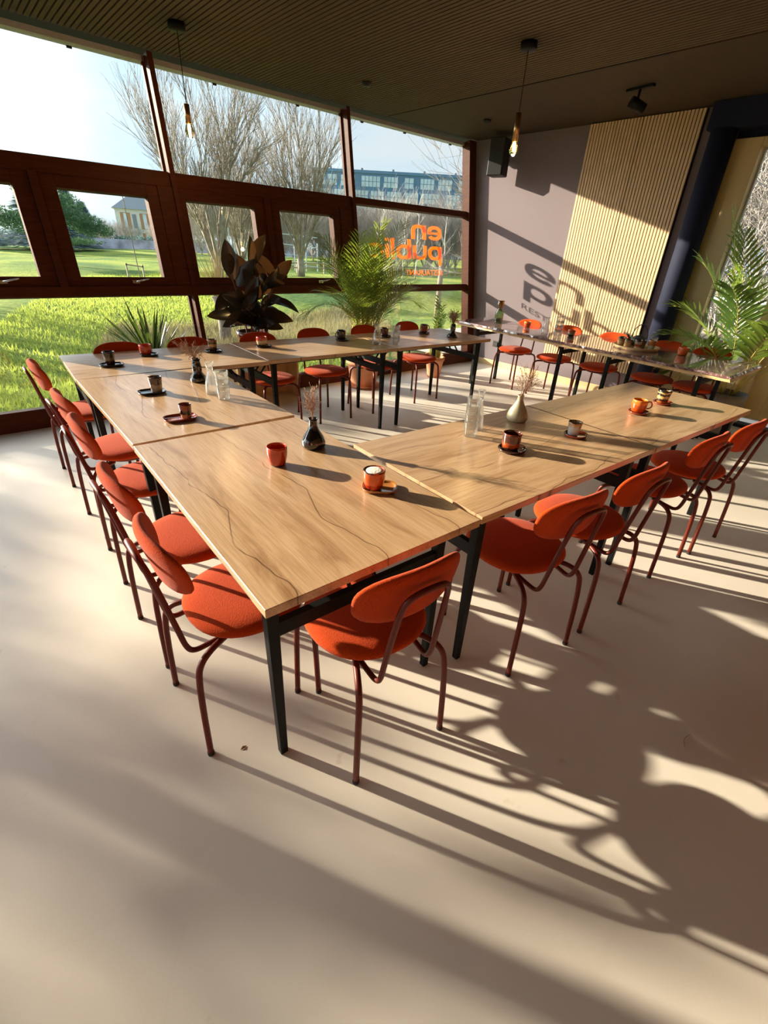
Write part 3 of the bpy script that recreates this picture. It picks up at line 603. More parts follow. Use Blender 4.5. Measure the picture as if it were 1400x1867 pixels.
g_drip = bands('taupe glaze with dark drip', [(0, (0.33, 0.25, 0.17)), (0.50, (0.07, 0.04, 0.035)), (0.93, TAN)], 0.09, wob=0.02)
g_rb = bands('red glaze over brown band', [(0, TAN), (0.30, BLK), (0.58, (0.22, 0.03, 0.015)), (0.95, DBR)], 0.072)
g_str = bands('brown and ochre striped glaze', [(0, DBR), (0.38, (0.45, 0.26, 0.08)), (0.60, DBR), (0.78, (0.2, 0.07, 0.03)), (0.95, TAN)], 0.088)
g_rc = bands('red top over cream glaze', [(0, BLK), (0.14, TAN), (0.30, CRM), (0.62, RED)], 0.075)
g_dm = bands('black brown mug glaze', [(0, BLK), (0.3, (0.03, 0.012, 0.01)), (0.95, BLK)], 0.084)
g_bm = bands('maroon glaze', [(0, DBR), (0.3, (0.10, 0.02, 0.012)), (0.95, DBR)], 0.08)
g_rm = bands('orange brown mug glaze', [(0, DBR), (0.25, (0.35, 0.06, 0.02)), (0.6, (0.16, 0.03, 0.02)), (0.95, DBR)], 0.085)
g_ob = bands('tenmoku glaze with orange flare', [(0, DBR), (0.14, (0.35, 0.06, 0.012)), (0.45, (0.08, 0.02, 0.012)), (0.95, (0.3, 0.05, 0.015))], 0.080, wob=0.02)
g_wb = bands('pale grey glaze with brown rim', [(0, (0.50, 0.52, 0.53)), (0.62, (0.45, 0.36, 0.27)), (0.78, TAN), (0.93, DBR)], 0.072)
g_om = bands('bright orange mug glaze', [(0, (0.5, 0.07, 0.01)), (0.6, (0.70, 0.14, 0.015)), (0.85, (0.55, 0.2, 0.03))], 0.073)
g_st2 = bands('black and ochre striped glaze', [(0, (0.4, 0.12, 0.03)), (0.16, DBR), (0.36, (0.58, 0.38, 0.13)), (0.56, BLK), (0.76, (0.58, 0.38, 0.13)), (0.86, BLK)], 0.081)
g_sd = bands('near black saucer glaze', [(0, BLK)], 1.0); g_sr = bands('red brown saucer glaze', [(0, (0.24, 0.035, 0.015)), (0.0105/1.0, (0.24, 0.035, 0.015))], 1.0)
g_so = bands('caramel saucer glaze', [(0, (0.42, 0.16, 0.045))], 1.0)
T_ = 0.7502; TS = 0.7565
CG = 'glazed stoneware cups on the oak tables'
cup('tumbler_cup', 0.463, 0.734, T_, 0.030, 0.040, 0.078, g_red, 'red glazed cup without saucer, in front of the black bottle vase', 0.005, group=CG)
saucer(0.655, 0.330, 0.064, 0.052, g_so, 'caramel brown rounded saucer under the foam-topped cup', -40)
cup('cappuccino_cup', 0.635, 0.340, TS, 0.030, 0.0405, 0.072, g_foam, 'orange cup filled with white milk foam on a caramel saucer', 0.005, group=CG, fill=0.97, fillmat='foam')
saucer(0.375, 2.785, 0.075, 0.055, g_sd, 'black oval saucer nearest the far left table corner', -10)
cup('tall_cup', 0.372, 2.792, TS, 0.027, 0.038, 0.085, g_dark, 'tall dark brown cup nearest the far left table corner', group=CG)
saucer(0.685, 3.005, 0.062, 0.052, g_sd, 'black square saucer beside the window under a red cup', -20)
cup('red_cup', 0.668, 3.017, TS, 0.034, 0.042, 0.070, g_red2, 'bright red round cup standing before the spiky plant', 0.006, group=CG)
saucer(0.385, 2.00, 0.074, 0.054, g_sd, 'dark oval saucer reaching left under the taupe drip-glazed cup', -5)
cup('drip_cup', 0.410, 1.992, TS, 0.029, 0.037, 0.083, g_drip, 'taupe cup with dark dripping glaze, left of the carafe', group=CG)
saucer(0.350, 1.475, 0.078, 0.052, g_sr, 'large red brown oval saucer near the first table seam on the left', -5)
cup('espresso_cup', 0.376, 1.462, TS, 0.024, 0.030, 0.068, g_rb, 'small red and brown banded cup on a red brown oval saucer', group=CG)
saucer(1.145, 2.93, 0.062, 0.052, g_sd, 'dark saucer behind the dried flowers under the striped cup', 5)
cup('striped_cup', 1.142, 2.935, TS, 0.029, 0.037, 0.086, g_str, 'brown and ochre striped cup behind the left dried flowers', group=CG)
saucer(1.585, 2.940, 0.066, 0.054, g_sd, 'black square saucer below the rubber plant', -15)
cup('bowl_cup', 1.577, 2.952, TS, 0.036, 0.043, 0.074, g_rc, 'round cup, red above cream, in front of the rubber plant', 0.004, group=CG)
saucer(2.385, 2.905, 0.066, 0.060, g_sd, 'dark round saucer under the black mug with a handle', 0, 2.0)
cup('mug', 2.381, 2.915, TS, 0.036, 0.040, 0.083, g_dm, 'black mug with its ring handle to the left, before the palm', 0.003, 185, CG, cat='mug')
saucer(2.91, 2.88, 0.058, 0.054, g_sd, 'small dark saucer right behind the far glass carafe', 0, 2.0)
cup('mug', 2.900, 2.890, TS, 0.033, 0.039, 0.078, g_bm, 'maroon cup half hidden behind the far glass carafe', 0.003, None, CG, cat='mug')
saucer(3.443, 2.865, 0.066, 0.058, g_bm, 'dark red saucer at the right end of the far row', 0, 2.0)
cup('mug', 3.441, 2.872, TS, 0.034, 0.041, 0.084, g_rm, 'red brown mug with its handle to the right, on the far right table', 0.003, -10, CG, cat='mug')
saucer(1.403, 0.275, 0.070, 0.062, g_bm, 'dark glossy round saucer beside the glass stack on the right arm', 0, 2.0)
cup('glossy_cup', 1.401, 0.285, TS, 0.037, 0.042, 0.074, g_ob, 'glossy dark brown cup with an orange flare and orange inside', 0.002, group=CG)
saucer(1.842, 0.205, 0.062, 0.054, g_sr, 'red brown round saucer under the small pale grey cup', 0, 2.2)
cup('pale_cup', 1.826, 0.212, TS, 0.026, 0.034, 0.067, g_wb, 'small pale grey cup with a brown rim, alone in the middle of the right arm', group=CG)
saucer(2.545, 0.195, 0.062, 0.056, g_sr, 'red brown round saucer under the orange handled mug', 0, 2.0)
cup('mug', 2.551, 0.203, TS, 0.036, 0.041, 0.070, g_om, 'bright orange mug with its handle to the right, on the right arm', 0.004, -45, CG, cat='mug')
saucer(2.900, 0.195, 0.064, 0.056, g_sr, 'dark red round saucer farthest along the right arm', 0, 2.0)
cup('striped_cup', 2.896, 0.20, TS, 0.030, 0.042, 0.080, g_st2, 'black and ochre striped tapering cup farthest along the right arm', group=CG)
cup('orange_cup', 5.05, 2.655, 0.7555, 0.034, 0.042, 0.064, g_om, 'small orange cup on the granite table right of the green bottle', 0.004, group='cups on the granite table')
cup('bowl_cup', 4.935, 1.99, 0.7555, 0.030, 0.043, 0.068, bands('orange over dark glaze', [(0, BLK), (0.3, (0.35, 0.33, 0.16)), (0.6, ORG)], 0.068), 'small bowl, orange above dark green, right of the stacked glasses on granite', 0.004, group='cups on the granite table')
cup('orange_cup', 4.93, 0.80, 0.7555, 0.038, 0.046, 0.072, bands('vivid orange glaze', [(0, RED), (0.1, (0.66, 0.10, 0.012))], 0.07), 'vivid orange cup on the granite table right of the tea tray', 0.003, group='cups on the granite table')
# glasses and carafes
def ribbed(mb, r0, r1, h, z, n=36):
    vs = []; P = [(r0*0.9, 0.0), (r0, 0.003)]+[(r0+(r1-r0)*f_, 0.003+(h-0.003)*f_) for f_ in (0.1, 0.3, 0.5, 0.7, 0.9, 1)]+[(r1-0.0025, h), (r1-0.003, h*0.7), (r0-0.002, 0.012), (0.001, 0.010)]
    P = [(0.001, 0)]+P
    for i, (r, zz) in enumerate(P):
        for k in range(n):
            a = 2*pi*k/n; m = 1+(0.022*cos(a*18) if 0.012 < zz < h*0.98 and 2 < i < 9 else 0); vs.append((r*m*cos(a), r*m*sin(a), z+zz))
    mb.add(vs, [(i*n+k, i*n+(k+1) % n, (i+1)*n+(k+1) % n, (i+1)*n+k) for i in range(len(P)-1) for k in range(n)], True); return mb
def glass_stack(x, y, z, cnt, label, step=0.042, h=0.075, r=0.037):
    for i in range(cnt):
        o = ribbed(MB(), r*0.80, r, h, 0.0).obj('stacked_tumbler', M['glass']); o.location = (x+random.uniform(-.001, .001), y, z+i*step)
        pos = ['lowest'] + ['next']*(cnt-2) + ['topmost']
        wd = {0: 'bottom tumbler', cnt-1: 'topmost tumbler'}.get(i, 'tumbler second from the bottom' if i == 1 else 'tumbler second from the top' if i == cnt-2 else 'middle tumbler')
        tag(o, 'clear ribbed glass, %s of the stack %s' % (wd, label), 'glass', 'stacked ribbed glasses '+label)
glass_stack(0.668, 1.682, T_, 3, 'beside the left carafe', 0.041)
glass_stack(2.72, 2.523, T_, 3, 'on the far row', 0.047)
glass_stack(1.385, 0.509, T_, 4, 'on the right arm', 0.038, r=0.036)
glass_stack(4.72, 2.035, 0.7555, 4, 'on the granite table', 0.046, r=0.045)
def carafe(x, y, z, h, r, label, mat=None):
    o = thing('glass_carafe', label, 'carafe', (x, y, z), 0, 'glass carafes')
    P = [(0.001, 0), (r*0.9, 0), (r, 0.006), (r*0.98, h*0.22), (r*0.80, h*0.48), (r*0.50, h*0.70), (r*0.44, h*0.80), (r*0.60, h*0.95), (r*0.68, h)]
    Q = [(max(a-0.003, 0.001), max(b, 0.010)) for a, b in P[::-1][:-2]]+[(0.001, 0.010)]
    MB().lathe(P+Q, 32).obj('body', mat or M['glass'], o)
    return o
carafe(0.660, 1.817, T_, 0.178, 0.038, 'clear empty glass carafe on the left run, beside a black waisted vase')
carafe(2.553, 2.603, T_, 0.178, 0.040, 'clear glass carafe on the far row near the palm')
carafe(1.492, 0.555, T_, 0.198, 0.030, 'slim clear glass carafe behind the glass stack on the right arm')
carafe(4.66, 2.16, 0.7555, 0.19, 0.042, 'clear glass carafe on the granite table beside stacked glasses')
g2 = thing('green_carafe', 'green glass bottle with a flared amber neck standing on the granite table', 'bottle', (5.00, 3.06, 0.7555))
MB().lathe([(0.001, 0), (0.050, 0), (0.053, 0.01), (0.053, 0.10), (0.050, 0.13), (0.030, 0.160), (0.026, 0.17)], 32).obj('body', glassmat('green bottle glass', (0.50, 0.66, 0.40), 0.5, 0.08), g2)
MB().lathe([(0.026, 0.170), (0.030, 0.185), (0.044, 0.215), (0.045, 0.225), (0.036, 0.235), (0.044, 0.262), (0.042, 0.262), (0.033, 0.236), (0.040, 0.223), (0.024, 0.172)], 32).obj('neck', glassmat('amber glass', (0.85, 0.62, 0.30), 0.5, 0.1), g2)
MB().lathe([(0.048, 0.012), (0.048, 0.05), (0.001, 0.05)], 32).obj('water', glassmat('green water', (0.3, 0.5, 0.25), 0.3, 0.1), g2)
# tray with cups and teapot
TX, TY = 4.86, 1.22; TZ = 0.7555
tr = thing('round_tray', 'round pale wooden tray on the granite table carrying cups and a teapot', 'tray', (TX, TY, TZ))
MB().lathe([(0.001, 0), (0.205, 0), (0.215, 0.012), (0.218, 0.030), (0.210, 0.031), (0.203, 0.014), (0.001, 0.012)], 56).obj('dish', M['traywood'], tr)
g_t1 = bands('tan glaze with brown shoulder', [(0, TAN), (0.12, (0.6, 0.36, 0.15)), (0.55, TAN), (0.85, BLK)], 0.08)
g_t2 = bands('dark brown glaze', [(0, TAN), (0.3, (0.16, 0.06, 0.03)), (0.85, BLK)], 0.08)
g_t3 = bands('grey red cream banded glaze', [(0, CRM), (0.22, (0.25, 0.05, 0.025)), (0.52, (0.35, 0.28, 0.22)), (0.82, BLK)], 0.085)
g_t4 = bands('amber over pale green glaze', [(0, (0.42, 0.42, 0.30)), (0.45, (0.42, 0.14, 0.03)), (0.9, TAN)], 0.09)
for dx, dy, r0, r1, hh, m_, lb in [(-0.05, 0.145, 0.032, 0.035, 0.075, g_t1, 'tan brown cup at the left rim of the tray'), (0.02, 0.165, 0.032, 0.036, 0.075, g_t2, 'dark brown cup behind the tan cup at the left of the tray'),
    (-0.10, 0.05, 0.032, 0.036, 0.078, g_t1, 'tan cup with a black rim at the front of the tray'), (-0.085, -0.045, 0.030, 0.037, 0.082, g_t3, 'cup with grey, red and cream bands at the front of the tray'),
    (-0.015, -0.055, 0.030, 0.036, 0.078, g_t2, 'dark cup in the middle of the tray by the teapot'), (-0.01, -0.145, 0.030, 0.036, 0.088, g_t4, 'amber and pale green cup at the right rim of the tray')]:
    cup('tray_cup', TX+dx, TY+dy, TZ+0.0132, r0, r1, hh, m_, lb, group='cups on the round tray')
tp = thing('teapot', 'dark cast iron teapot with a tall arched handle at the back of the tray', 'teapot', (TX+0.09, TY+0.03, TZ+0.0132), 0)
MB().lathe([(0.001, 0), (0.050, 0), (0.074, 0.02), (0.083, 0.045), (0.076, 0.075), (0.050, 0.090), (0.001, 0.092)], 36).obj('body', M['iron'], tp)
MB().lathe([(0.044, 0.0925), (0.040, 0.099), (0.012, 0.102), (0.008, 0.108), (0.012, 0.114), (0.001, 0.117)], 24).obj('lid', M['iron'], tp)
MB().tube(spline([(0, 0.070, 0.055), (0, 0.105, 0.07), (0, 0.125, 0.10)], 5), [0.012]*5+[0.010]*5+[0.008], 10).obj('spout', M['iron'], tp)
MB().tube([(0, -0.078*cos(t)*1.0, 0.075+0.13*sin(t)) for t in [pi*i/20 for i in range(21)]], 0.0045, 8).obj('handle', M['dark'], tp)
tg = thing('tea_glass', 'clear tumbler behind the amber cup on the tray', 'glass', (TX+0.06, TY-0.125, TZ+0.0132), 0)
ribbed(MB(), 0.03, 0.038, 0.11, 0.0).obj('body', M['glass'], tg)

# vases with dried flowers
def flowers(root, z0, top, spread, n, mat, seed, lean=(0, 0), r=0.0038):
    rnd = random.Random(seed); st_ = MB(); hd = MB()
    for i in range(n):
        a = rnd.uniform(0, 2*pi); s_ = rnd.uniform(0.15, 1)*spread; hgt = rnd.uniform(0.5, 1.0)*(top-z0)
        e_ = Vector((cos(a)*s_+lean[0]*hgt, sin(a)*s_+lean[1]*hgt, z0+hgt)); b0 = Vector((rnd.uniform(-.006, .006), rnd.uniform(-.006, .006), z0-0.03))
        m_ = b0.lerp(e_, 0.5)+Vector((-cos(a)*s_*0.25, -sin(a)*s_*0.25, 0.01)); st_.tube(spline([b0, m_, e_], 4), 0.0009, 4)
        for k in range(rnd.randint(7, 12)):
            t = rnd.uniform(0.45, 1.0); q = b0.lerp(e_, t)+Vector([rnd.gauss(0, 0.013) for _ in range(3)]); st_.bar(b0.lerp(e_, t-0.08), q, 0.0009)
            rr = r*rnd.uniform(0.5, 1.3); u_ = [Vector((rnd.gauss(0, 1), rnd.gauss(0, 1), rnd.gauss(0, 1))).normalized()*rr for _ in range(6)]
            hd.add([q+v for v in u_], [(0, 1, 2), (0, 3, 4), (1, 4, 5), (2, 3, 5)])
    st_.obj('stems', M['dried'], root); hd.obj('flower_heads', mat, root)
v = thing('bottle_vase', 'glossy black pear-shaped vase on the nearest table, behind the red cup', 'vase', (0.685, 0.812, T_))
MB().lathe([(0.001, 0), (0.046, 0), (0.053, 0.012), (0.052, 0.030), (0.043, 0.052), (0.026, 0.078), (0.018, 0.098), (0.017, 0.118), (0.021, 0.130), (0.018, 0.130), (0.014, 0.11), (0.014, 0.09)], 40).obj('body', M['blackglaze'], v)
fl = thing('dried_flowers', 'brown dried flower bunch standing in the glossy black pear-shaped vase', 'flowers', (0.685, 0.812, T_)); flowers(fl, 0.13, 0.275, 0.050, 15, M['dried'], 1, lean=(-0.02, 0.02))
v = thing('bottle_vase', 'matt cream teardrop vase on the right arm beside the seam', 'vase', (1.790, 0.522, T_))
MB().lathe([(0.001, 0), (0.046, 0), (0.056, 0.014), (0.055, 0.034), (0.045, 0.060), (0.026, 0.090), (0.016, 0.112), (0.015, 0.132), (0.018, 0.138), (0.015, 0.138), (0.012, 0.12)], 40).obj('body', M['sage'], v)
fl = thing('dried_flowers', 'airy straw-coloured dried sprigs leaning right in the cream vase', 'flowers', (1.790, 0.522, T_)); flowers(fl, 0.138, 0.29, 0.075, 22, M['driedlight'], 2, lean=(0.35, -0.15))
v = thing('bottle_vase', 'black waisted vase on the left run beside the clear carafe', 'vase', (0.700, 2.120, T_))
MB().lathe([(0.001, 0), (0.046, 0), (0.050, 0.012), (0.040, 0.035), (0.026, 0.060), (0.030, 0.085), (0.026, 0.105), (0.022, 0.120), (0.026, 0.138), (0.022, 0.138), (0.018, 0.12)], 40).obj('body', M['blackglaze'], v)
fl = thing('dried_flowers', 'pinkish brown dried flowers drooping left from the black waisted vase', 'flowers', (0.700, 2.120, T_)); flowers(fl, 0.138, 0.255, 0.095, 26, M['dried'], 3, lean=(-0.30, 0.15))
v = thing('bottle_vase', 'slim black vase with a broad foot at the right end of the far row', 'vase', (3.557, 2.566, T_))
MB().lathe([(0.001, 0), (0.055, 0), (0.060, 0.010), (0.046, 0.028), (0.026, 0.050), (0.026, 0.080), (0.028, 0.105), (0.024, 0.130), (0.019, 0.130), (0.020, 0.10)], 40).obj('body', M['blackglaze'], v)
fl = thing('dried_flowers', 'dense brown dried flower bunch in the slim black vase on the far row', 'flowers', (3.557, 2.566, T_)); flowers(fl, 0.125, 0.27, 0.085, 40, M['dried'], 4, r=0.006)

# ------------------------------------------------------------------ plants
def leaf(mb, p, d, upv, L_, W_, n=6, droop=0.3, fold=0.15, tip=1.0):
    """strap/ellipse leaf from p along d; upv gives the upper side"""
    d = d.normalized(); s_ = d.cross(upv)
    s_ = s_.normalized() if s_.length > 1e-4 else Vector((1, 0, 0)); u_ = s_.cross(d).normalized(); vs = []; cur = p.copy(); dd = d.copy()
    for i in range(n+1):
        t = i/n; w_ = W_*0.5*(sin(pi*min(1, t*0.96+0.04)**tip))**0.8 if i < n else 0.0
        nrm = s_.cross(dd).normalized()
        vs += [cur-s_*w_+nrm*w_*fold, cur-nrm*0, cur+s_*w_+nrm*w_*fold]
        cur = cur+dd*(L_/n); dd = (dd-Vector((0, 0, 1))*droop/n).normalized()
    fs = [(i*3+k, i*3+k+1, (i+1)*3+k+1, (i+1)*3+k) for i in range(n) for k in (0, 1)]
    mb.add(vs, fs, True)
def frond(lf, stm, p, az, L_, rise, droop, nl, ll, lw, stalk=0.35, rnd=random):
    """pinnate palm frond"""
    d = Vector((cos(az)*cos(rise), sin(az)*cos(rise), sin(rise))); pts = [p.copy()]; cur = p.copy(); N_ = 16
    for i in range(N_):
        cur = cur+d*(L_/N_); pts.append(cur.copy()); d = (d+Vector((0, 0, -droop/N_))*(0.4+1.4*i/N_)).normalized()
    stm.tube(pts, [0.0055*(1-0.8*i/N_) for i in range(N_+1)], 5)
    for k in range(nl):
        t = stalk+(1-stalk)*k/(nl-1); f_ = t*N_; i = min(int(f_), N_-1); q = pts[i].lerp(pts[i+1], f_-i); tg_ = (pts[i+1]-pts[i]).normalized()
        side = tg_.cross(Vector((0, 0, 1))).normalized(); upn = side.cross(tg_).normalized(); le = ll*(0.45+0.55*sin(pi*min(1, (k+1.5)/(nl+1))))
        for sg in (-1, 1):
            dirv = (tg_*(0.75+0.7*k/nl)+side*sg*1.0+upn*rnd.uniform(0.1, 0.35)).normalized()
            leaf(lf, q, dirv, upn, le*rnd.uniform(0.85, 1.1), lw, 4, rnd.uniform(0.2, 0.7), 0.1)
    return pts
def pot(root, r0, r1, h, mat, rim=True, name='pot'):
    P = [(0.001, 0), (r0, 0), (r0, 0.004), (r1*0.97, h*0.84)]
    P += ([(r1*1.05, h*0.84), (r1*1.06, h*0.86), (r1*1.08, h), (r1*0.98, h), (r1*0.93, h*0.88)] if rim else [(r1, h), (r1*0.94, h), (r1*0.90, h*0.88)])+[(0.001, h*0.88)]
    o = MB().lathe(P, 40).obj(name, mat, root)
    MB().lathe([(r1*0.92, h*0.885), (r1*0.5, h*0.90), (0.001, h*0.905)], 24).obj('soil', M['soil'], root); return o
rnd = random.Random(5)
# areca palm
pl = thing('areca_palm', 'bushy yellow-green areca palm in a terracotta pot by the window', 'plant', (3.36, 3.78, 0.0))
pot(pl, 0.155, 0.20, 0.33, M['terra']); MB().lathe([(0.001, 0), (0.19, 0), (0.215, 0.03), (0.205, 0.03), (0.18, 0.008), (0.001, 0.008)], 40).obj('saucer', M['terra'], pl)
lf = MB(); sm = MB(); cane = MB()
for i in range(46):
    a = rnd.uniform(0, 2*pi); r_ = rnd.uniform(0.01, 0.11); b0 = Vector((cos(a)*r_, sin(a)*r_, 0.29)); hgt = rnd.uniform(0.25, 0.62); b1 = b0+Vector((cos(a)*0.10*hgt, sin(a)*0.10*hgt, hgt))
    cane.tube([b0, b0.lerp(b1, 0.5)+Vector((0.01, 0, 0)), b1], [0.009, 0.008, 0.006], 6)
    a2 = a+rnd.uniform(-0.6, 0.6); rs_ = rnd.uniform(0.95, 1.40); 
    if b1.y+sin(a2)*0.4 > 0.30 and sin(a2) > 0.3: a2 = -a2; 
    Lx = rnd.uniform(0.55, 0.95)
    frond(lf, cane, b1, a2, Lx, rs_, rnd.uniform(0.7, 1.7), 20, 0.24, 0.0115, 0.22, rnd)
for az, rs_, Lx, dr, hh in ((radians(8), 1.20, 1.10, 0.8, 0.52), (radians(190), 1.05, 1.0, 1.3, 0.50), (radians(-30), 1.15, 0.95, 1.2, 0.45), (radians(175), 0.75, 0.85, 1.7, 0.42), (radians(200), 0.55, 0.8, 1.9, 0.25), (radians(-10), 0.8, 0.85, 1.6, 0.42)):
    b1 = Vector((cos(az)*0.05, sin(az)*0.05, 0.29+hh)); cane.tube([b1*0.3+Vector((0, 0, 0.2)), b1], 0.008, 6); frond(lf, cane, b1, az, Lx, rs_, dr, 26, 0.28, 0.012, 0.25, rnd)
def clampface(mb, base):
    out_ = []
    for x_, y_, z_ in mb.v:
        lim = YF+max(0, base.z+z_)*TL-0.02-base.y
        out_.append((x_, min(y_, lim-0.0), z_))
    mb.v = out_
clampface(lf, Vector((3.36, 3.78, 0)))
cane.obj('canes', M['gstem'], pl); lf.obj('fronds', M['palm'], pl)
# rubber plant on pine box
bx = thing('plant_stand', 'open-fronted pine box under the rubber plant by the window', 'plant stand', (2.08, 3.80, 0.0))
MB().box(-0.36, -0.338, 0, 0.26, 0, 0.44).obj('side_board', M['ply'], bx); MB().box(0.338, 0.36, 0, 0.26, 0, 0.44).obj('side_board', M['ply'], bx)
MB().box(-0.36, 0.36, 0, 0.26, 0.44, 0.462).obj('top_board', M['ply'], bx); MB().box(-0.338, 0.338, 0.24, 0.26, 0, 0.44).obj('back_board', M['ply'], bx)
pl = thing('rubber_plant', 'dark burgundy rubber plant with broad glossy leaves on the pine box', 'plant', (1.99, 3.93, 0.4625))
pot(pl, 0.11, 0.165, 0.25, basic('dark red glazed pot', (0.12, 0.03, 0.02), 0.3, coat=0.5), rim=False)
lf = MB(); sm = MB()
rnd = random.Random(11)
for (bx_, by_, tx_, ty_, tz_) in ((-0.06, 0, -0.20, -0.05, 0.78), (0.0, 0.02, 0.05, -0.02, 0.86), (0.05, 0, 0.33, -0.02, 0.76), (0.03, -0.04, 0.10, -0.10, 0.62), (-0.03, -0.04, -0.08, -0.10, 0.50)):
    P = spline([(bx_, by_, 0.22), (bx_+(tx_-bx_)*0.4, by_+(ty_-by_)*0.5, 0.22+(tz_-0.22)*0.5), (tx_, ty_, tz_)], 10)
    sm.tube(P, [0.008]*10+[0.006]*11, 7); k = 0
    for i in range(3, len(P), 2):
        a = k*2.4+bx_*40; k += 1; el = rnd.uniform(-0.1, 0.9) if i < 14 else rnd.uniform(0.7, 1.35)
        d = Vector((cos(a)*cos(el), sin(a)*cos(el)*0.7-0.1, sin(el))); q = P[i]; q2 = q+d*0.04; sm.tube([q, q2], 0.003, 5)
        leaf(lf, q2, d, Vector((rnd.gauss(0, 0.5), -0.75, 0.6)), rnd.uniform(0.24, 0.34), rnd.uniform(0.12, 0.165), 8, rnd.uniform(0.1, 1.1), 0.22, 0.85)
clampface(lf, Vector((1.99, 3.93, 0.4625)))
sm.obj('stems', M['stem'], pl); lf.obj('leaves', M['ficus'], pl)
# spiky plant behind the left tables
pl = thing('spiky_plant', 'low spiky sword-leaved plant behind the far left table', 'plant', (0.93, 3.80, 0.0))
pot(pl, 0.13, 0.19, 0.58, basic('anthracite planter', (0.03, 0.03, 0.035), 0.6), rim=False)
lf = MB(); rnd = random.Random(3)
for i in range(46):
    a = rnd.uniform(0, 2*pi); el = rnd.uniform(0.35, 1.25); d = Vector((cos(a)*cos(el), sin(a)*cos(el)*0.55, sin(el)))
    leaf(lf, Vector((cos(a)*0.03, sin(a)*0.03, 0.52)), d, Vector((0, 0, 1)), rnd.uniform(0.36, 0.62), 0.028, 6, rnd.uniform(0.05, 0.5), 0.25, 0.7)
clampface(lf, Vector((0.93, 3.80, 0)))
lf.obj('leaves', M['spiky'], pl)
# snake plant + stem plant in terracotta
pl = thing('snake_plant', 'upright yellow-edged snake plant in a small terracotta pot near the corner', 'plant', (4.52, 3.66, 0.0))
pot(pl, 0.085, 0.125, 0.27, M['terra']); lf = MB(); rnd = random.Random(9)
for i in range(16):
    a = rnd.uniform(0, 2*pi); d = Vector((cos(a)*0.22, sin(a)*0.22, 1)); leaf(lf, Vector((cos(a)*0.05, sin(a)*0.05, 0.23)), d, Vector((cos(a), sin(a), 0)), rnd.uniform(0.28, 0.48), 0.045, 6, 0.0, 0.3, 0.5)
lf.obj('blades', M['snake'], pl)
pl = thing('leafy_plant', 'slender green leafy stems in a terracotta pot behind the far right vase', 'plant', (4.72, 3.86, 0.0))
pot(pl, 0.08, 0.12, 0.25, M['terra']); lf = MB(); sm = MB()
for sx, tz_ in ((-0.06, 0.98), (0.03, 0.86), (0.08, 0.74), (-0.02, 0.70)):
    P = spline([(0, 0, 0.2), (sx*0.6, 0, 0.2+tz_*0.4), (sx, -0.03, tz_)], 10); sm.tube(P, 0.005, 5)
    for i in range(6, len(P)):
        for sg in (-1, 1):
            leaf(lf, P[i], Vector((sg*0.9, rnd.uniform(-.6, .3), 0.75)), Vector((0, 0, 1)), 0.085, 0.038, 5, 0.3, 0.15)
sm.obj('stems', M['gstem'], pl); lf.obj('leaves', M['kentia'], pl)
# tall kentia palm at the right
KP = Vector((5.50, 0.44, 0.0))
pl = thing('kentia_palm', 'tall arching kentia palm in a grey tub beside the cream window', 'plant', KP)
pot(pl, 0.15, 0.19, 0.40, basic('grey zinc tub', (0.17, 0.16, 0.14), 0.5), rim=False)
lf = MB(); sm = MB(); rnd = random.Random(21)
for az, rs_, Lx, dr in ((95, 1.36, 1.65, 0.75), (120, 1.30, 1.35, 1.2), (60, 1.36, 1.5, 0.9), (-80, 1.32, 1.6, 0.9), (-60, 1.25, 1.3, 1.3), (-110, 1.30, 1.35, 1.4), (100, 1.05, 0.95, 1.6), (130, 0.95, 0.80, 1.7), (80, 0.95, 0.75, 1.5), (150, 1.1, 0.9, 1.6), (-100, 1.0, 0.9, 1.6), (-150, 1.2, 1.0, 1.5), (110, 0.8, 0.62, 1.6), (170, 1.25, 1.2, 1.3), (85, 1.15, 1.15, 1.5), (-90, 1.15, 1.0, 1.8)):
    a = radians(az); frond(lf, sm, Vector((cos(a)*0.04, sin(a)*0.04, 0.36)), a, Lx, rs_, dr, 17, 0.36, 0.030, 0.42, rnd)
for mb in (lf, sm): mb.v = [(min(x_, XB-0.06-KP.x), y_, z_) for x_, y_, z_ in mb.v]
sm.obj('stems', M['gstem'], pl); lf.obj('fronds', M['kentia'], pl)

# ------------------------------------------------------------------ lamps, speaker, ceiling fittings
def pendant(x, y, zt, zb, label, watt=3.0, lc=(1.0, 0.62, 0.25)):
    r = thing('pendant_lamp', label, 'lamp', (x, y, 0), 0, 'pendant lamps')
    MB().lathe([(0.001, H-0.045), (0.055, H-0.045), (0.060, H-0.04), (0.060, H-0.001), (0.001, H-0.001)], 32).obj('ceiling_rose', M['black'], r)
    MB().tube([(0, 0, H-0.045), (0, 0, zt)], 0.003, 6).obj('cord', M['black'], r)
    MB().lathe([(0.001, zt), (0.021, zt), (0.021, zb), (0.018, zb), (0.018, zb+0.01), (0.001, zb+0.01)], 28).obj('socket_tube', M['brass'], r)
    # faceted crystal bulb
    P = [(0.017, zb+0.004), (0.030, zb-0.022), (0.037, zb-0.052), (0.024, zb-0.082), (0.008, zb-0.092)]
    MB().lathe(P, 8, smooth=False).obj('crystal_shade', M['bulbglass'], r)
    MB().lathe([(0.001, zb), (0.010, zb-0.005), (0.012, zb-0.035), (0.007, zb-0.060), (0.001, zb-0.064)], 12).obj('bulb', M['glow'], r)
    ld = bpy.data.lights.new('bulb_light', 'POINT'); ld.energy = watt; ld.color = lc; ld.shadow_soft_size = 0.03
    lo = bpy.data.objects.new('bulb_light', ld); COL.objects.link(lo); lo.parent = r; lo.location = (0, 0, zb-0.12)
M['bulbglass'] = glassmat('amber crystal', (1.0, 0.88, 0.62), 0.35, 0.15)
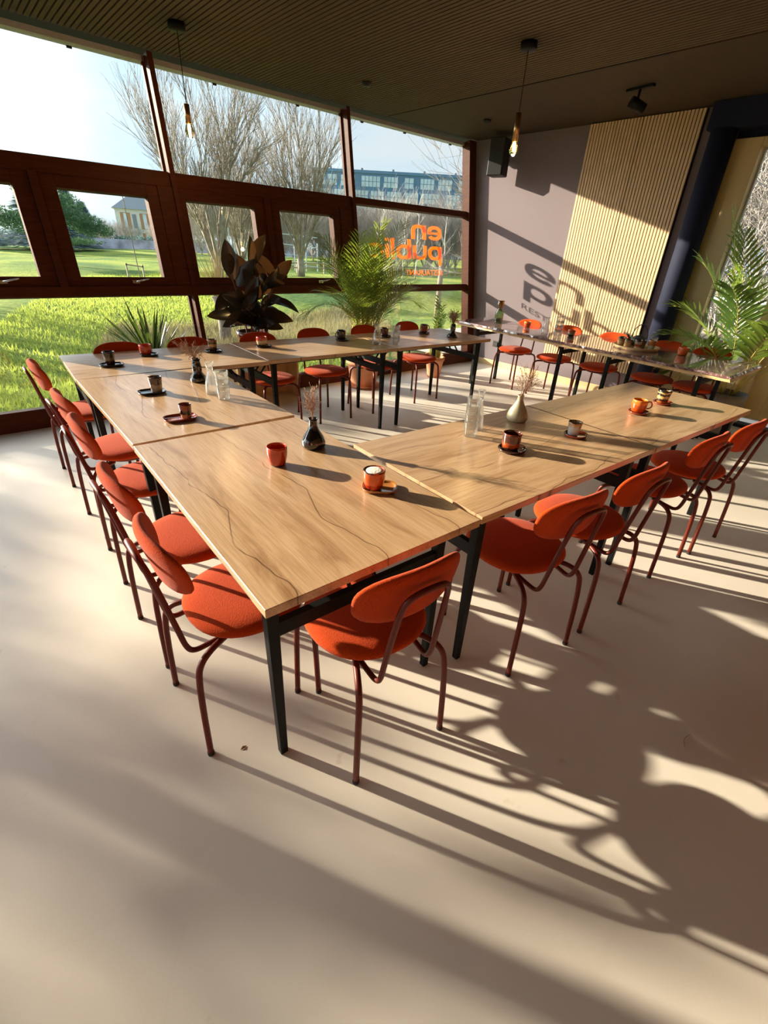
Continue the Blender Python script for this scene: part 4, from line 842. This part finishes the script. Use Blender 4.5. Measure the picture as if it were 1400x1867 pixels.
m, t, p, o_ = newmat('glowing filament'); p.inputs['Base Color'].default_value = (1, 0.7, 0.3, 1); p.inputs['Emission Color'].default_value = (1.0, 0.62, 0.22, 1); p.inputs['Emission Strength'].default_value = 30.0; M['glow'] = m
pendant(1.505, 3.737, 2.419, 2.300, 'pendant lamp with a lit crystal bulb hanging before the middle window')
pendant(3.404, 2.017, 2.476, 2.300, 'pendant lamp with a lit crystal bulb hanging before the mauve wall')
spk = thing('wall_speaker', 'black loudspeaker on a bracket high in the window corner', 'speaker', (5.66, 3.93, 2.62), radians(18))
bevel(MB().box(-0.115, 0.115, -0.10, 0.10, -0.20, 0.20).obj('cabinet', M['dark'], spk), 0.01)
MB().box(-0.105, 0.105, -0.106, -0.1005, -0.19, 0.19).obj('grille', M['felt'], spk)
MB().tube([(0.06, 0.08, 0.0), (0.16, 0.02, 0.0), (0.215, -0.06, 0.0)], 0.014, 8).obj('wall_bracket', M['dark'], spk)
s_ = thing('track_spotlight', 'black adjustable spotlight on the brown ceiling at the right', 'spotlight', (4.873, 1.843, 0), radians(-10))
MB().box(-0.02, 0.02, -0.13, 0.13, H-0.016, H+0.003).obj('track', M['black'], s_); MB().tube([(0, 0, H-0.016), (0, 0, H-0.09)], 0.012, 8).obj('arm', M['black'], s_)
MB().tube([(-0.05, 0.03, H-0.10), (0.06, -0.04, H-0.15)], 0.042, 16).obj('lamp_head', M['black'], s_)
for x, y, lb in ((3.254, 3.709, 'small dark detector on the slatted ceiling near the second mullion'), (5.032, 3.678, 'small dark detector on the smooth ceiling near the speaker')):
    o = MB().lathe([(0.001, H-0.03), (0.035, H-0.03), (0.045, H-0.012), (0.045, H+0.002), (0.001, H+0.002)], 20).obj('smoke_detector', M['dark']); o.location = (x, y, 0); tag(o, lb, 'detector', 'ceiling detectors')
s_ = thing('wall_socket', 'black double wall socket low on the mauve wall', 'socket', (XB, 3.671, 0.33)); bevel(MB().box(-0.014, 0, -0.06, 0.06, -0.04, 0.04).obj('plate', M['dark'], s_), 0.003)
MB().box(-0.045, -0.014, -0.045, 0.02, -0.02, 0.025).obj('plug', M['dark'], s_)
# litter on the floor
o = MB().add([(0, 0, 0.001), (0.012, 0.006, 0.006), (0.025, 0.002, 0.001), (0.013, -0.006, 0.003)], [(0, 1, 2, 3)]).obj('dry_leaf', M['dried']); o.location = (-0.04, 0.203, 0); tag(o, 'tiny brown leaf crumb on the floor left of the near table leg', 'leaf')
o = MB().tube(spline([(0, 0, 0.002), (0.03, 0.012, 0.006), (0.07, 0.005, 0.002)], 5), 0.0013, 5).obj('dry_twig', M['dried']); o.location = (1.20, -0.79, 0); tag(o, 'thin dry twig lying on the shaded floor at the lower right', 'twig')

# ------------------------------------------------------------------ outside
GZ = -0.15
def ground_z(x, y):
    dd = max(0.0, y-YF-1.0); s_ = min(1, dd/8)
    z = GZ+s_*(0.35*mnoise.noise(Vector((x*0.07, y*0.07, 1.3)))+0.12*mnoise.noise(Vector((x*0.3, y*0.3, 4.0))))
    # shallow ditch crossing the view
    dt = (y-(10.2+0.25*(x-4)))*0.9; z -= 0.45*math.exp(-(dt/2.2)**2)*s_*(1/(1+math.exp(-(x-1.0)*0.6)))
    dt = (y-(7.5+0.1*x)); z -= 0.20*math.exp(-(dt/1.6)**2)
    return z
gx = [-60+2*i for i in range(22)]+[-16+0.5*i for i in range(80)]+[24+3*i for i in range(40)]
gy = [-25+4*i for i in range(7)]+[3.2]+[4.4+0.4*i for i in range(60)]+[28.5+4*i for i in range(30)]
mb = MB(); nx = len(gx); mb.v = [(x, y, ground_z(x, y) if y > 4.5 else (-0.16 if y < 3 else GZ-0.0)) for y in gy for x in gx]
for j in range(len(gy)-1):
    for i in range(nx-1):
        mb.f.append((j*nx+i, j*nx+i+1, (j+1)*nx+i+1, (j+1)*nx+i)); mb.sm.append(True)
tag(mb.obj('ground', M['lawn']), kind='structure')
def blades(n, seed, x0, x1, y0, y1, h0, h1, mat, name, label, cat, w_=0.009, test=None):
    rnd = random.Random(seed); mb = MB(); vs = []; fs = []
    k = 0
    while k < n:
        y = y0+(y1-y0)*rnd.random()**1.5; x = rnd.uniform(x0, x1)+ (y-y0)*0.35
        if test and not test(x, y): k += 0.2; continue
        z = ground_z(x, y)-0.02; a = rnd.uniform(0, 2*pi); h = rnd.uniform(h0, h1); lx, ly = rnd.gauss(0.02, 0.35)*h, rnd.gauss(-0.1, 0.35)*h
        ww = w_*(1+0.10*(y-y0)); dx, dy = cos(a)*ww, sin(a)*ww; i = len(vs)
        vs += [(x-dx, y-dy, z), (x+dx, y+dy, z), (x+lx+dx*0.3, y+ly+dy*0.3, z+h)]; fs.append((i, i+1, i+2)); k += 1
    mb.v = vs; mb.f = fs; mb.sm = [False]*len(fs); return tag(mb.obj(name, mat), label, cat, kind='stuff')
blades(60000, 31, -2.5, 4.5, YF+0.6, 26, 0.05, 0.13, M['blade'], 'lawn_grass', 'sunlit yellow-green grass of the lawn outside the window', 'grass')
ditch = lambda x, y: abs((y-(10.2+0.25*(x-4)))) < 2.0 and x > 1.5
blades(16000, 32, 0.5, 8, 6.5, 15, 0.12, 0.32, M['drygrass'], 'ditch_grass', 'dull dry grass in the dip of the lawn beyond the rubber plant', 'grass', test=ditch)
# trees -----------------------------------------------------------
def tree_mesh(seed, h, limbs, depth, spread, droop=0.0, trunk=0.18, r0=0.10, twig=3, nside=4, straight=False, kids=4, rmin=0.004):
    rnd = random.Random(seed); mb = MB()
    def grow(p, d, L_, r, lv):
        n = 4; pts = [p.copy()]; cur = p.copy()
        for i in range(n):
            d = (d+Vector((rnd.gauss(0, 0.07), rnd.gauss(0, 0.07), (0.05 if droop == 0 else -droop*0.12*(lv+1))))).normalized(); cur = cur+d*(L_/n); pts.append(cur.copy())
        mb.tube(pts, [max(rmin*0.6, r*(1-0.75*i/n)) for i in range(n+1)], 3 if lv > 0 else nside, cap=False)
        if lv >= depth: return
        for k in range(kids if lv else kids+1):
            t = rnd.uniform(0.25, 1.0); i = min(int(t*n), n-1); q = pts[i].lerp(pts[i+1], t*n-i)
            ax = Vector((rnd.gauss(0, 1), rnd.gauss(0, 1), rnd.gauss(0, 0.5))).normalized(); nd = (d+ax*spread*rnd.uniform(0.5, 1.1)).normalized()
            grow(q, nd, L_*rnd.uniform(0.42, 0.7), max(rmin, r*0.42), lv+1)
    base = Vector((0, 0, -0.1)); th = h*trunk
    if straight:
        pts = [Vector((rnd.gauss(0, 0.04)*i, rnd.gauss(0, 0.04)*i, -0.1+h*i/8)) for i in range(9)]; mb.tube(pts, [r0*(1-0.85*i/8) for i in range(9)], 6)
        for k in range(limbs):
            t = rnd.uniform(0.3, 1.0); i = min(int(t*8), 7); q = pts[i].lerp(pts[i+1], t*8-i); a = rnd.uniform(0, 2*pi)
            grow(q, Vector((cos(a)*spread, sin(a)*spread, 0.9)).normalized(), h*0.22*(1.2-t), r0*0.22, 1)
    else:
        mb.tube([base, Vector((0, 0, th*0.5)), Vector((0, 0, th))], [r0*1.25, r0, r0], 8)
        for k in range(limbs):
            a = 2*pi*k/limbs+rnd.uniform(-0.3, 0.3); e_ = rnd.uniform(0.3, 1.0)*spread
            grow(Vector((0, 0, th*rnd.uniform(0.6, 1.0))), Vector((cos(a)*e_, sin(a)*e_, 1)).normalized(), h*(1-trunk)*rnd.uniform(0.55, 0.8), r0*0.45, 0)
    zs = sorted(p[2] for p in mb.v); k_ = h/zs[int(len(zs)*0.985)]; mb.v = [(a*k_, b*k_, c*k_) for a, b, c in mb.v]
    return mb
def place(o, x, y, s_=1.0, rz=0.0, label=None, cat='tree', group=None, z=None):
    o.location = (x, y, ground_z(x, y) if z is None else z); o.scale = (s_, s_, s_); o.rotation_euler = (0, 0, rz); return tag(o, label, cat, group)
va = tree_mesh(1, 7.3, 9, 3, 0.55, 0, 0.13, 0.20, kids=6, rmin=0.010)
a_ = place(va.obj('bare_tree', M['bark']), 8.9, 20.5, 1.0, 0, 'bare spreading tree outside, left of the pair seen through the middle window', group='bare trees near the window')
b_ = tree_mesh(2, 7.8, 10, 3, 0.50, 0, 0.12, 0.20, kids=6, rmin=0.010).obj('bare_tree', M['bark']); place(b_, 14.2, 22.5, 1.0, 1, 'tallest bare fan-shaped tree outside, centre of the middle window', group='bare trees near the window')
c_ = a_.copy(); COL.objects.link(c_); place(c_, 12.4, 25.5, 0.8, 2.2, 'smaller bare tree outside, standing between and behind the two tall ones', group='bare trees near the window')
wl = tree_mesh(14, 5.2, 8, 3, 0.9, 1.0, 0.22, 0.22, kids=5, rmin=0.010).obj('bare_tree', M['bark']); place(wl, -3.7, 17.0, 1.0, 0.5, 'bare tree with hanging twigs outside the leftmost window', group='bare trees near the window')
# trees left of the view that throw the broken shade over the floor
def dense_tree(seed, h, rc, n, mat, bark, size=0.22):
    rnd = random.Random(seed); lf_ = MB()
    for i in range(n):
        a = rnd.uniform(0, 2*pi); t = rnd.random(); zz = h*(0.22+0.78*t); rr = rc*(1.05-t)**0.7*sqrt(rnd.random())
        q = Vector((cos(a)*rr, sin(a)*rr, zz)); d1 = Vector((rnd.gauss(0, 1), rnd.gauss(0, 1), rnd.gauss(0, 0.4))).normalized()*size; d2 = d1.cross(Vector((rnd.gauss(0, 1), rnd.gauss(0, 1), 1))).normalized()*size*0.5
        lf_.add([q, q+d1*0.5+d2, q+d1, q+d1*0.5-d2], [(0, 1, 2, 3)])
    return lf_
# pollard willow with tan brush head
pw_ = thing('pollard_willow', 'short pollard willow with a tan brush of twigs outside the middle window', 'tree', (4.25, 9.9, ground_z(4.25, 9.9)))
MB().tube(spline([(0, 0, -0.1), (0.03, 0, 0.5), (-0.02, 0, 1.0)], 4), [0.13]*8+[0.17], 10).obj('trunk', M['bark'], pw_)
c = MB(); rnd = random.Random(8)
for i in range(260):
    a = rnd.uniform(0, 2*pi); el = rnd.uniform(0.1, 1.5); d = Vector((cos(a)*cos(el), sin(a)*cos(el), sin(el))); q = Vector((0, 0, 0.98))+d*0.1; L_ = rnd.uniform(0.4, 0.75)
    c.tube([q, q+d*L_*0.5+Vector((0, 0, 0.03)), q+d*L_+Vector((0, 0, 0.12))], [0.006, 0.004, 0.002], 3, cap=False)
c.obj('twigs', M['reed'], pw_)
# birches through the right bay
bm1 = tree_mesh(21, 9.0, 22, 2, 0.7, 0, 0.2, 0.075, straight=True, kids=4, rmin=0.008)
b0 = bm1.obj('birch_tree', M['birch']); place(b0, 8.15, 9.15, 0.36, 0, 'slender white birch outside just right of the second mullion', group='birches outside')
for x, y, s_, lb in ((12.6, 13.4, 0.42, 'slender birch outside left of the orange lettering, beyond the palm'), (19.6, 17.6, 0.5, 'birch outside below the top line of orange lettering'),
    (22.5, 22.5, 0.5, 'birch outside behind the orange lettering, near the fence'), (25.0, 20.5, 0.52, 'birch outside nearest the right edge of the glazed wall'), (20.5, 21.5, 0.45, 'birch outside between the palm and the lettering')):
    q = b0.copy(); COL.objects.link(q); place(q, x, y, s_, x, lb, group='birches outside')
yt = tree_mesh(23, 1.6, 3, 1, 0.5, 0, 0.75, 0.06, kids=2, rmin=0.006).obj('young_tree', M['bark']); place(yt, 12.3, 10.9, 1.25, 0, 'thin dark young trunk outside near the right corner post')
# misty wood behind the park
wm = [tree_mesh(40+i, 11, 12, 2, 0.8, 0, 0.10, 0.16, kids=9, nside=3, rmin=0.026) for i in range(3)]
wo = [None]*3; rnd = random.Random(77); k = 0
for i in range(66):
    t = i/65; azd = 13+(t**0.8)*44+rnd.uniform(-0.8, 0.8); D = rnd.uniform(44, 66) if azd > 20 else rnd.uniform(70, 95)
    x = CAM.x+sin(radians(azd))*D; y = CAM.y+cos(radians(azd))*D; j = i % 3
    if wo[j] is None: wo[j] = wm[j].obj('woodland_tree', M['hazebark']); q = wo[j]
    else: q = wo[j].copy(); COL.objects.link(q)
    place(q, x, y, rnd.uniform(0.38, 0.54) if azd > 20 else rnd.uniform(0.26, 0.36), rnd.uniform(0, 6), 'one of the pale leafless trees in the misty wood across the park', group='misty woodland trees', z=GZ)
# pine
pn = thing('pine_tree', 'green pine tree with layered branches seen through the left window sash', 'tree', (4.5, 32.5, GZ))
MB().tube(spline([(0, 0, 0), (0.2, 0, 2.5), (-0.1, 0, 5.5)], 4), [0.25]*5+[0.12]*4, 8).obj('trunk', M['bark'], pn)
c = MB(); rnd = random.Random(4)
for cx_, cz_, rx_, rz_, n in ((-0.6, 4.6, 1.3, 0.9, 900), (0.2, 3.6, 1.7, 0.8, 1200), (1.3, 2.7, 1.6, 0.55, 1000), (-1.4, 2.4, 1.8, 0.6, 1000), (2.2, 2.2, 1.2, 0.45, 600), (-2.6, 2.7, 1.0, 0.6, 500), (0.9, 1.5, 1.8, 0.22, 400), (0.3, 5.2, 0.5, 0.6, 200)):
    for i in range(n):
        u_ = Vector((rnd.gauss(0, 1), rnd.gauss(0, 1), rnd.gauss(0, 1))).normalized()*rnd.random()**0.4; q = Vector((cx_+u_.x*rx_, u_.y*rx_, cz_+u_.z*rz_))
        for j in range(3):
            d = Vector((rnd.gauss(0, 1), rnd.gauss(0, 1), abs(rnd.gauss(0, 1)))).normalized()*0.20; e_ = d.cross(Vector((0.3, 0.5, 1))).normalized()*0.025; c.add([q-e_, q+e_, q+d], [(0, 1, 2)])
c.obj('needles', M['pine'], pn); pn.location.x = 5.3; pn.scale = (0.85, 0.85, 0.8)
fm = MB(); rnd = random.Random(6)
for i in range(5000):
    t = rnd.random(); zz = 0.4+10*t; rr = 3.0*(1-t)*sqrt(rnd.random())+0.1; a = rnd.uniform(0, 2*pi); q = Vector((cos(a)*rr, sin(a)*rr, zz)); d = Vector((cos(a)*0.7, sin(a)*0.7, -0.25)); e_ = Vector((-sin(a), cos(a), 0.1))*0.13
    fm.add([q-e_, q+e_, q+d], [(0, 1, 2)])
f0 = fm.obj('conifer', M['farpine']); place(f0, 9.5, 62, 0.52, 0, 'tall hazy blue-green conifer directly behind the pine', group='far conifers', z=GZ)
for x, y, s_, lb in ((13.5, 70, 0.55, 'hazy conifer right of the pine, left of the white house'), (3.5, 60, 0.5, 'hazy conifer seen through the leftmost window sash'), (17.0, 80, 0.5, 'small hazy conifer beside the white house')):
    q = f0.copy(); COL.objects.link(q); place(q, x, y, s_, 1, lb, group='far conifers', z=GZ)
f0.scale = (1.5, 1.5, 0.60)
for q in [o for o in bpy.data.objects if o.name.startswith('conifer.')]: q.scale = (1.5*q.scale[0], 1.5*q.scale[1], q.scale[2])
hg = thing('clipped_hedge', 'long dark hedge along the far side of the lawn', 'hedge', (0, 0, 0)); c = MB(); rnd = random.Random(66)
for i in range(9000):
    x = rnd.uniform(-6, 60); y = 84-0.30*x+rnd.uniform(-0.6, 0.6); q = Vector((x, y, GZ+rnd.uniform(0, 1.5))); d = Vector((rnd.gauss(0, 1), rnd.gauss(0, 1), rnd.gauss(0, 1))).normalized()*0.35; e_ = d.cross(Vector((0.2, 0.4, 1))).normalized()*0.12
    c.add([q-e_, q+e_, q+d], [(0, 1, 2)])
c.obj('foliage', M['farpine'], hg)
# white house
hs = thing('white_house', 'white house with grey hipped roof and brown shutters across the park', 'house', (28.2, 91, GZ), radians(-18))
MB().box(-5, 6, 0, 8, 0, 6.2).obj('wall', M['housew'], hs)
MB().add([(-5.5, -0.5, 6.2), (6.5, -0.5, 6.2), (6.5, 8.5, 6.2), (-5.5, 8.5, 6.2), (-1.5, 4, 9.2), (2.5, 4, 9.2)], [(0, 1, 5, 4), (1, 2, 5), (2, 3, 4, 5), (3, 0, 4), (3, 2, 1, 0)]).obj('roof', M['roof'], hs)
MB().box(-0.4, 0.4, 3.4, 4.2, 7.5, 10.2).obj('chimney', M['housew'], hs)
for wx in (-4.2, -0.9, 2.2):
    for z0, z1 in ((3.0, 5.6), (0.8, 2.4)):
        f_ = MB().box(wx, wx+1.7, -0.06, 0, z0, z1).obj('shutter', M['shutter'], hs); MB().box(wx+0.55, wx+1.15, -0.08, -0.06, z0+0.1, z1-0.1).obj('pane', M['bluewin'], f_)
for wx in (-2.2, 1.1): MB().box(wx, wx+0.7, -0.06, 0, 3.1, 5.4).obj('window', M['roof'], hs)
hs.scale = (0.84, 0.84, 0.84)
# painted low wall / parked strip
pwal = MB().bar((-8, 74, 0.45), (44, 62, 0.45), 0.2, 1.1).obj('painted_wall', basic('mural of violet and white paint', (0.50, 0.48, 0.62), 0.8, var=0.6, scale=0.6)); tag(pwal, 'long low wall painted white and violet behind the lawn', 'wall')
# apartment block
ab = thing('apartment_block', 'long blue-grey apartment block with window bands behind the wood', 'building', (79.5, 120.0, GZ), radians(-42))
MB().box(0, 66, 0, 12, 0, 17.9).obj('wall', M['bluebld'], ab)
MB().box(-0.3, 66.3, -0.3, 12.3, 17.9, 18.5).obj('roof_edge', M['bluebld'], ab)
c = MB()
for i in range(6): MB().box(4+8*i, 4.5+8*i, 3, 3.5, 18.5, 19.3).obj('roof_vent', M['roof'], ab)
rnd = random.Random(2); cnt = 0
for f_ in range(5, -1, -1):
    x = 0.8
    while x < 60 and cnt < 92:
        wd = rnd.choice((2.4, 3.6, 4.8, 3.6)); z0 = 0.0+3.05*f_; o = MB().box(x, x+wd, -0.08, 0, z0-0.1, z0+2.1).obj('window', M['bluewin'], ab); cnt += 1
        c = MB(); k = 0.0; dv = wd/round(wd/1.0)
        while k <= wd+0.01: c.box(x+k-0.06, x+k+0.06, -0.14, -0.08, z0-0.1, z0+2.1); k += dv
        c.box(x, x+wd, -0.14, -0.08, z0+0.95, z0+1.05); c.obj('glazing_bar', M['bluebld'], o)
        x += wd+rnd.choice((0.6, 0.9, 1.6))
# park fence and tree stake
pf = thing('park_fence', 'low wooden rail fence crossing the grass beyond the right window', 'fence', (0, 0, 0)); c = MB(); pp = []
for i in range(12):
    x = 14+2.0*i; y = 29.5-0.22*i; z = ground_z(x, y); pp.append((x, y, z)); MB().bar((x, y, z-0.1), (x, y, z+0.65), 0.10).obj('post', M['wooden'], pf)
for h_ in (0.30, 0.58): c.tube([(a, b, q+h_) for a, b, q in pp], 0.04, 5)
c.obj('rail', M['wooden'], pf)
sk = thing('sapling_stake', 'thin sapling tied to a timber frame on the lawn, in the left sash view', 'stake', (5.9, 21.5, ground_z(5.9, 21.5)))
c = MB(); c.bar((-0.35, 0, -0.1), (-0.35, 0, 0.75), 0.05); c.bar((0.25, 0, -0.1), (0.25, 0, 0.70), 0.05); c.bar((-0.38, 0, 0.70), (0.28, 0, 0.62), 0.05); c.obj('frame', M['wooden'], sk)
MB().tube(spline([(0.1, 0, -0.1), (0.05, 0, 1.2), (0.0, 0, 3.0)], 4), 0.018, 5).obj('trunk', M['bark'], sk)
# playground netting and balls on pole beyond the first tree
pg_ = thing('garden_frame', 'pale grey trellis fence with a yellow ball lamp beyond the left bare tree', 'fence', (15.6, 33.0, GZ), radians(-25))
c = MB()
for i in range(8): c.bar((i*0.8, 0, 0), (i*0.8, 0, 2.6-0.12*i), 0.06)
for h_ in (0.6, 1.2, 1.8, 2.4): c.bar((0, 0, h_), (5.6, 0, h_-0.3), 0.05)
c.obj('trellis', M['metalrail'], pg_); MB().lathe([(0.001, 2.9), (0.25, 3.0), (0.36, 3.3), (0.25, 3.6), (0.001, 3.7)], 16, (-0.3, 0, 0)).obj('lamp_globe', basic('ochre globe', (0.8, 0.5, 0.2), 0.5), pg_)
MB().bar((-0.3, 0, 0), (-0.3, 0, 2.9), 0.07).obj('pole', M['metalrail'], pg_)
# east side terrace seen through the cream window
tr_ = MB().box(6.25, 9.6, -12, 7, -0.14, -0.06).obj('terrace', basic('grey terrace paving', (0.45, 0.43, 0.40), 0.8, var=0.1, scale=2)); tag(tr_, kind='structure')
rl = thing('terrace_railing', 'pale blue railing on the terrace outside the cream window', 'railing', (9.3, 0, -0.06))
c = MB(); c.tube([(0, -8, 1.12), (0, 5, 1.12)], 0.028, 8); c.tube([(0, -8, 0.6), (0, 5, 0.6)], 0.018, 8); c.obj('rail', M['metalrail'], rl)
for i in range(8): MB().tube([(0, -8+1.8*i, 0), (0, -8+1.8*i, 1.12)], 0.022, 8).obj('post', M['metalrail'], rl)
pt = thing('picnic_table', 'grey slatted picnic table on the terrace outside the cream window', 'table', (8.0, 1.55, -0.06), radians(10))
c = MB()
for i in range(5): c.box(-0.8, 0.8, -0.36+0.15*i, -0.24+0.15*i, 0.70, 0.74)
c.obj('tabletop', M['wooden'], pt)
for s2 in (-1, 1):
    MB().box(-0.8, 0.8, s2*0.66-0.13, s2*0.66+0.13, 0.42, 0.46).obj('bench_board', M['wooden'], pt); c = MB(); c.bar((s2*0.6, -0.65, 0), (s2*0.6, -0.1, 0.70), 0.06); c.bar((s2*0.6, 0.65, 0), (s2*0.6, 0.1, 0.70), 0.06); c.obj('leg', M['wooden'], pt)
sb = [tree_mesh(60+i, 5.0, 16, 3, 0.95, 0, 0.05, 0.06, kids=5, nside=3, rmin=0.007) for i in range(2)]; so = [None, None]; rnd = random.Random(13)
for i in range(12):
    x = rnd.uniform(10.5, 13.5); y = -3.6+i*0.95; j = i % 2
    if so[j] is None: so[j] = sb[j].obj('bare_shrub', M['hazebark']); q = so[j]
    else: q = so[j].copy(); COL.objects.link(q)
    place(q, x, y, rnd.uniform(0.9, 1.3), rnd.uniform(0, 6), 'one of the tangled pale bare shrubs beyond the terrace railing', 'shrub', 'bare shrubs beyond the terrace', z=-0.15)
GROVE = 0
# evergreen shrub added out of view, outline shaped to break sun on floor
eg = thing('unseen_shade_shrub', 'unseen evergreen shrub added left of the glazed wall to break the sun', 'shrub', (-8.9, 16.0, GZ)); c = MB(); rnd = random.Random(41)
def shrub_top(a):   # a = metres left of the right end
    return 4.52+(0.32 if a > 0 else 0.10)*a+(0.95*(a-1.4) if a > 1.4 else 0)
clumps = []
for i in range(420):
    a = rnd.uniform(-1.3, 4.8); clumps.append((a, shrub_top(a)-rnd.random()*4.4-0.12, rnd.uniform(-0.9, 0.9), rnd.uniform(0.25, 0.5)))
for i in range(14):      # shoots that stand above the mass
    a = rnd.uniform(0.6, 2.5); clumps.append((a, shrub_top(a)+rnd.uniform(0.1, 0.6), rnd.uniform(-0.5, 0.5), rnd.uniform(0.04, 0.09)))
for a, z_, d_, r_ in clumps:
    for k in range(int(60*max(r_, 0.15)/0.2)):
        u_ = Vector((rnd.gauss(0, 1), rnd.gauss(0, 1), rnd.gauss(0, 1))).normalized()*r_*rnd.random()**0.33
        q = Vector((1.55-a+u_.x, d_+u_.y, max(0.1, z_+u_.z*1.2))); e1 = Vector((rnd.gauss(0, 1), rnd.gauss(0, 1), rnd.gauss(0, 1))).normalized()*0.11; e2 = e1.cross(Vector((rnd.gauss(0, 1), rnd.gauss(0, 1), rnd.gauss(0, 1)))).normalized()*0.05
        c.add([q, q+e1*0.5+e2, q+e1, q+e1*0.5-e2], [(0, 1, 2, 3)])
c.obj('foliage', M['pine'], eg)
for i in range(4): MB().tube(spline([(0.6-0.9*i, 0, 0), (0.5-0.9*i, 0.1, 1.6), (0.7-0.9*i, 0, 3.6)], 4), [0.06]*5+[0.03]*4, 6).obj('stem', M['bark'], eg)
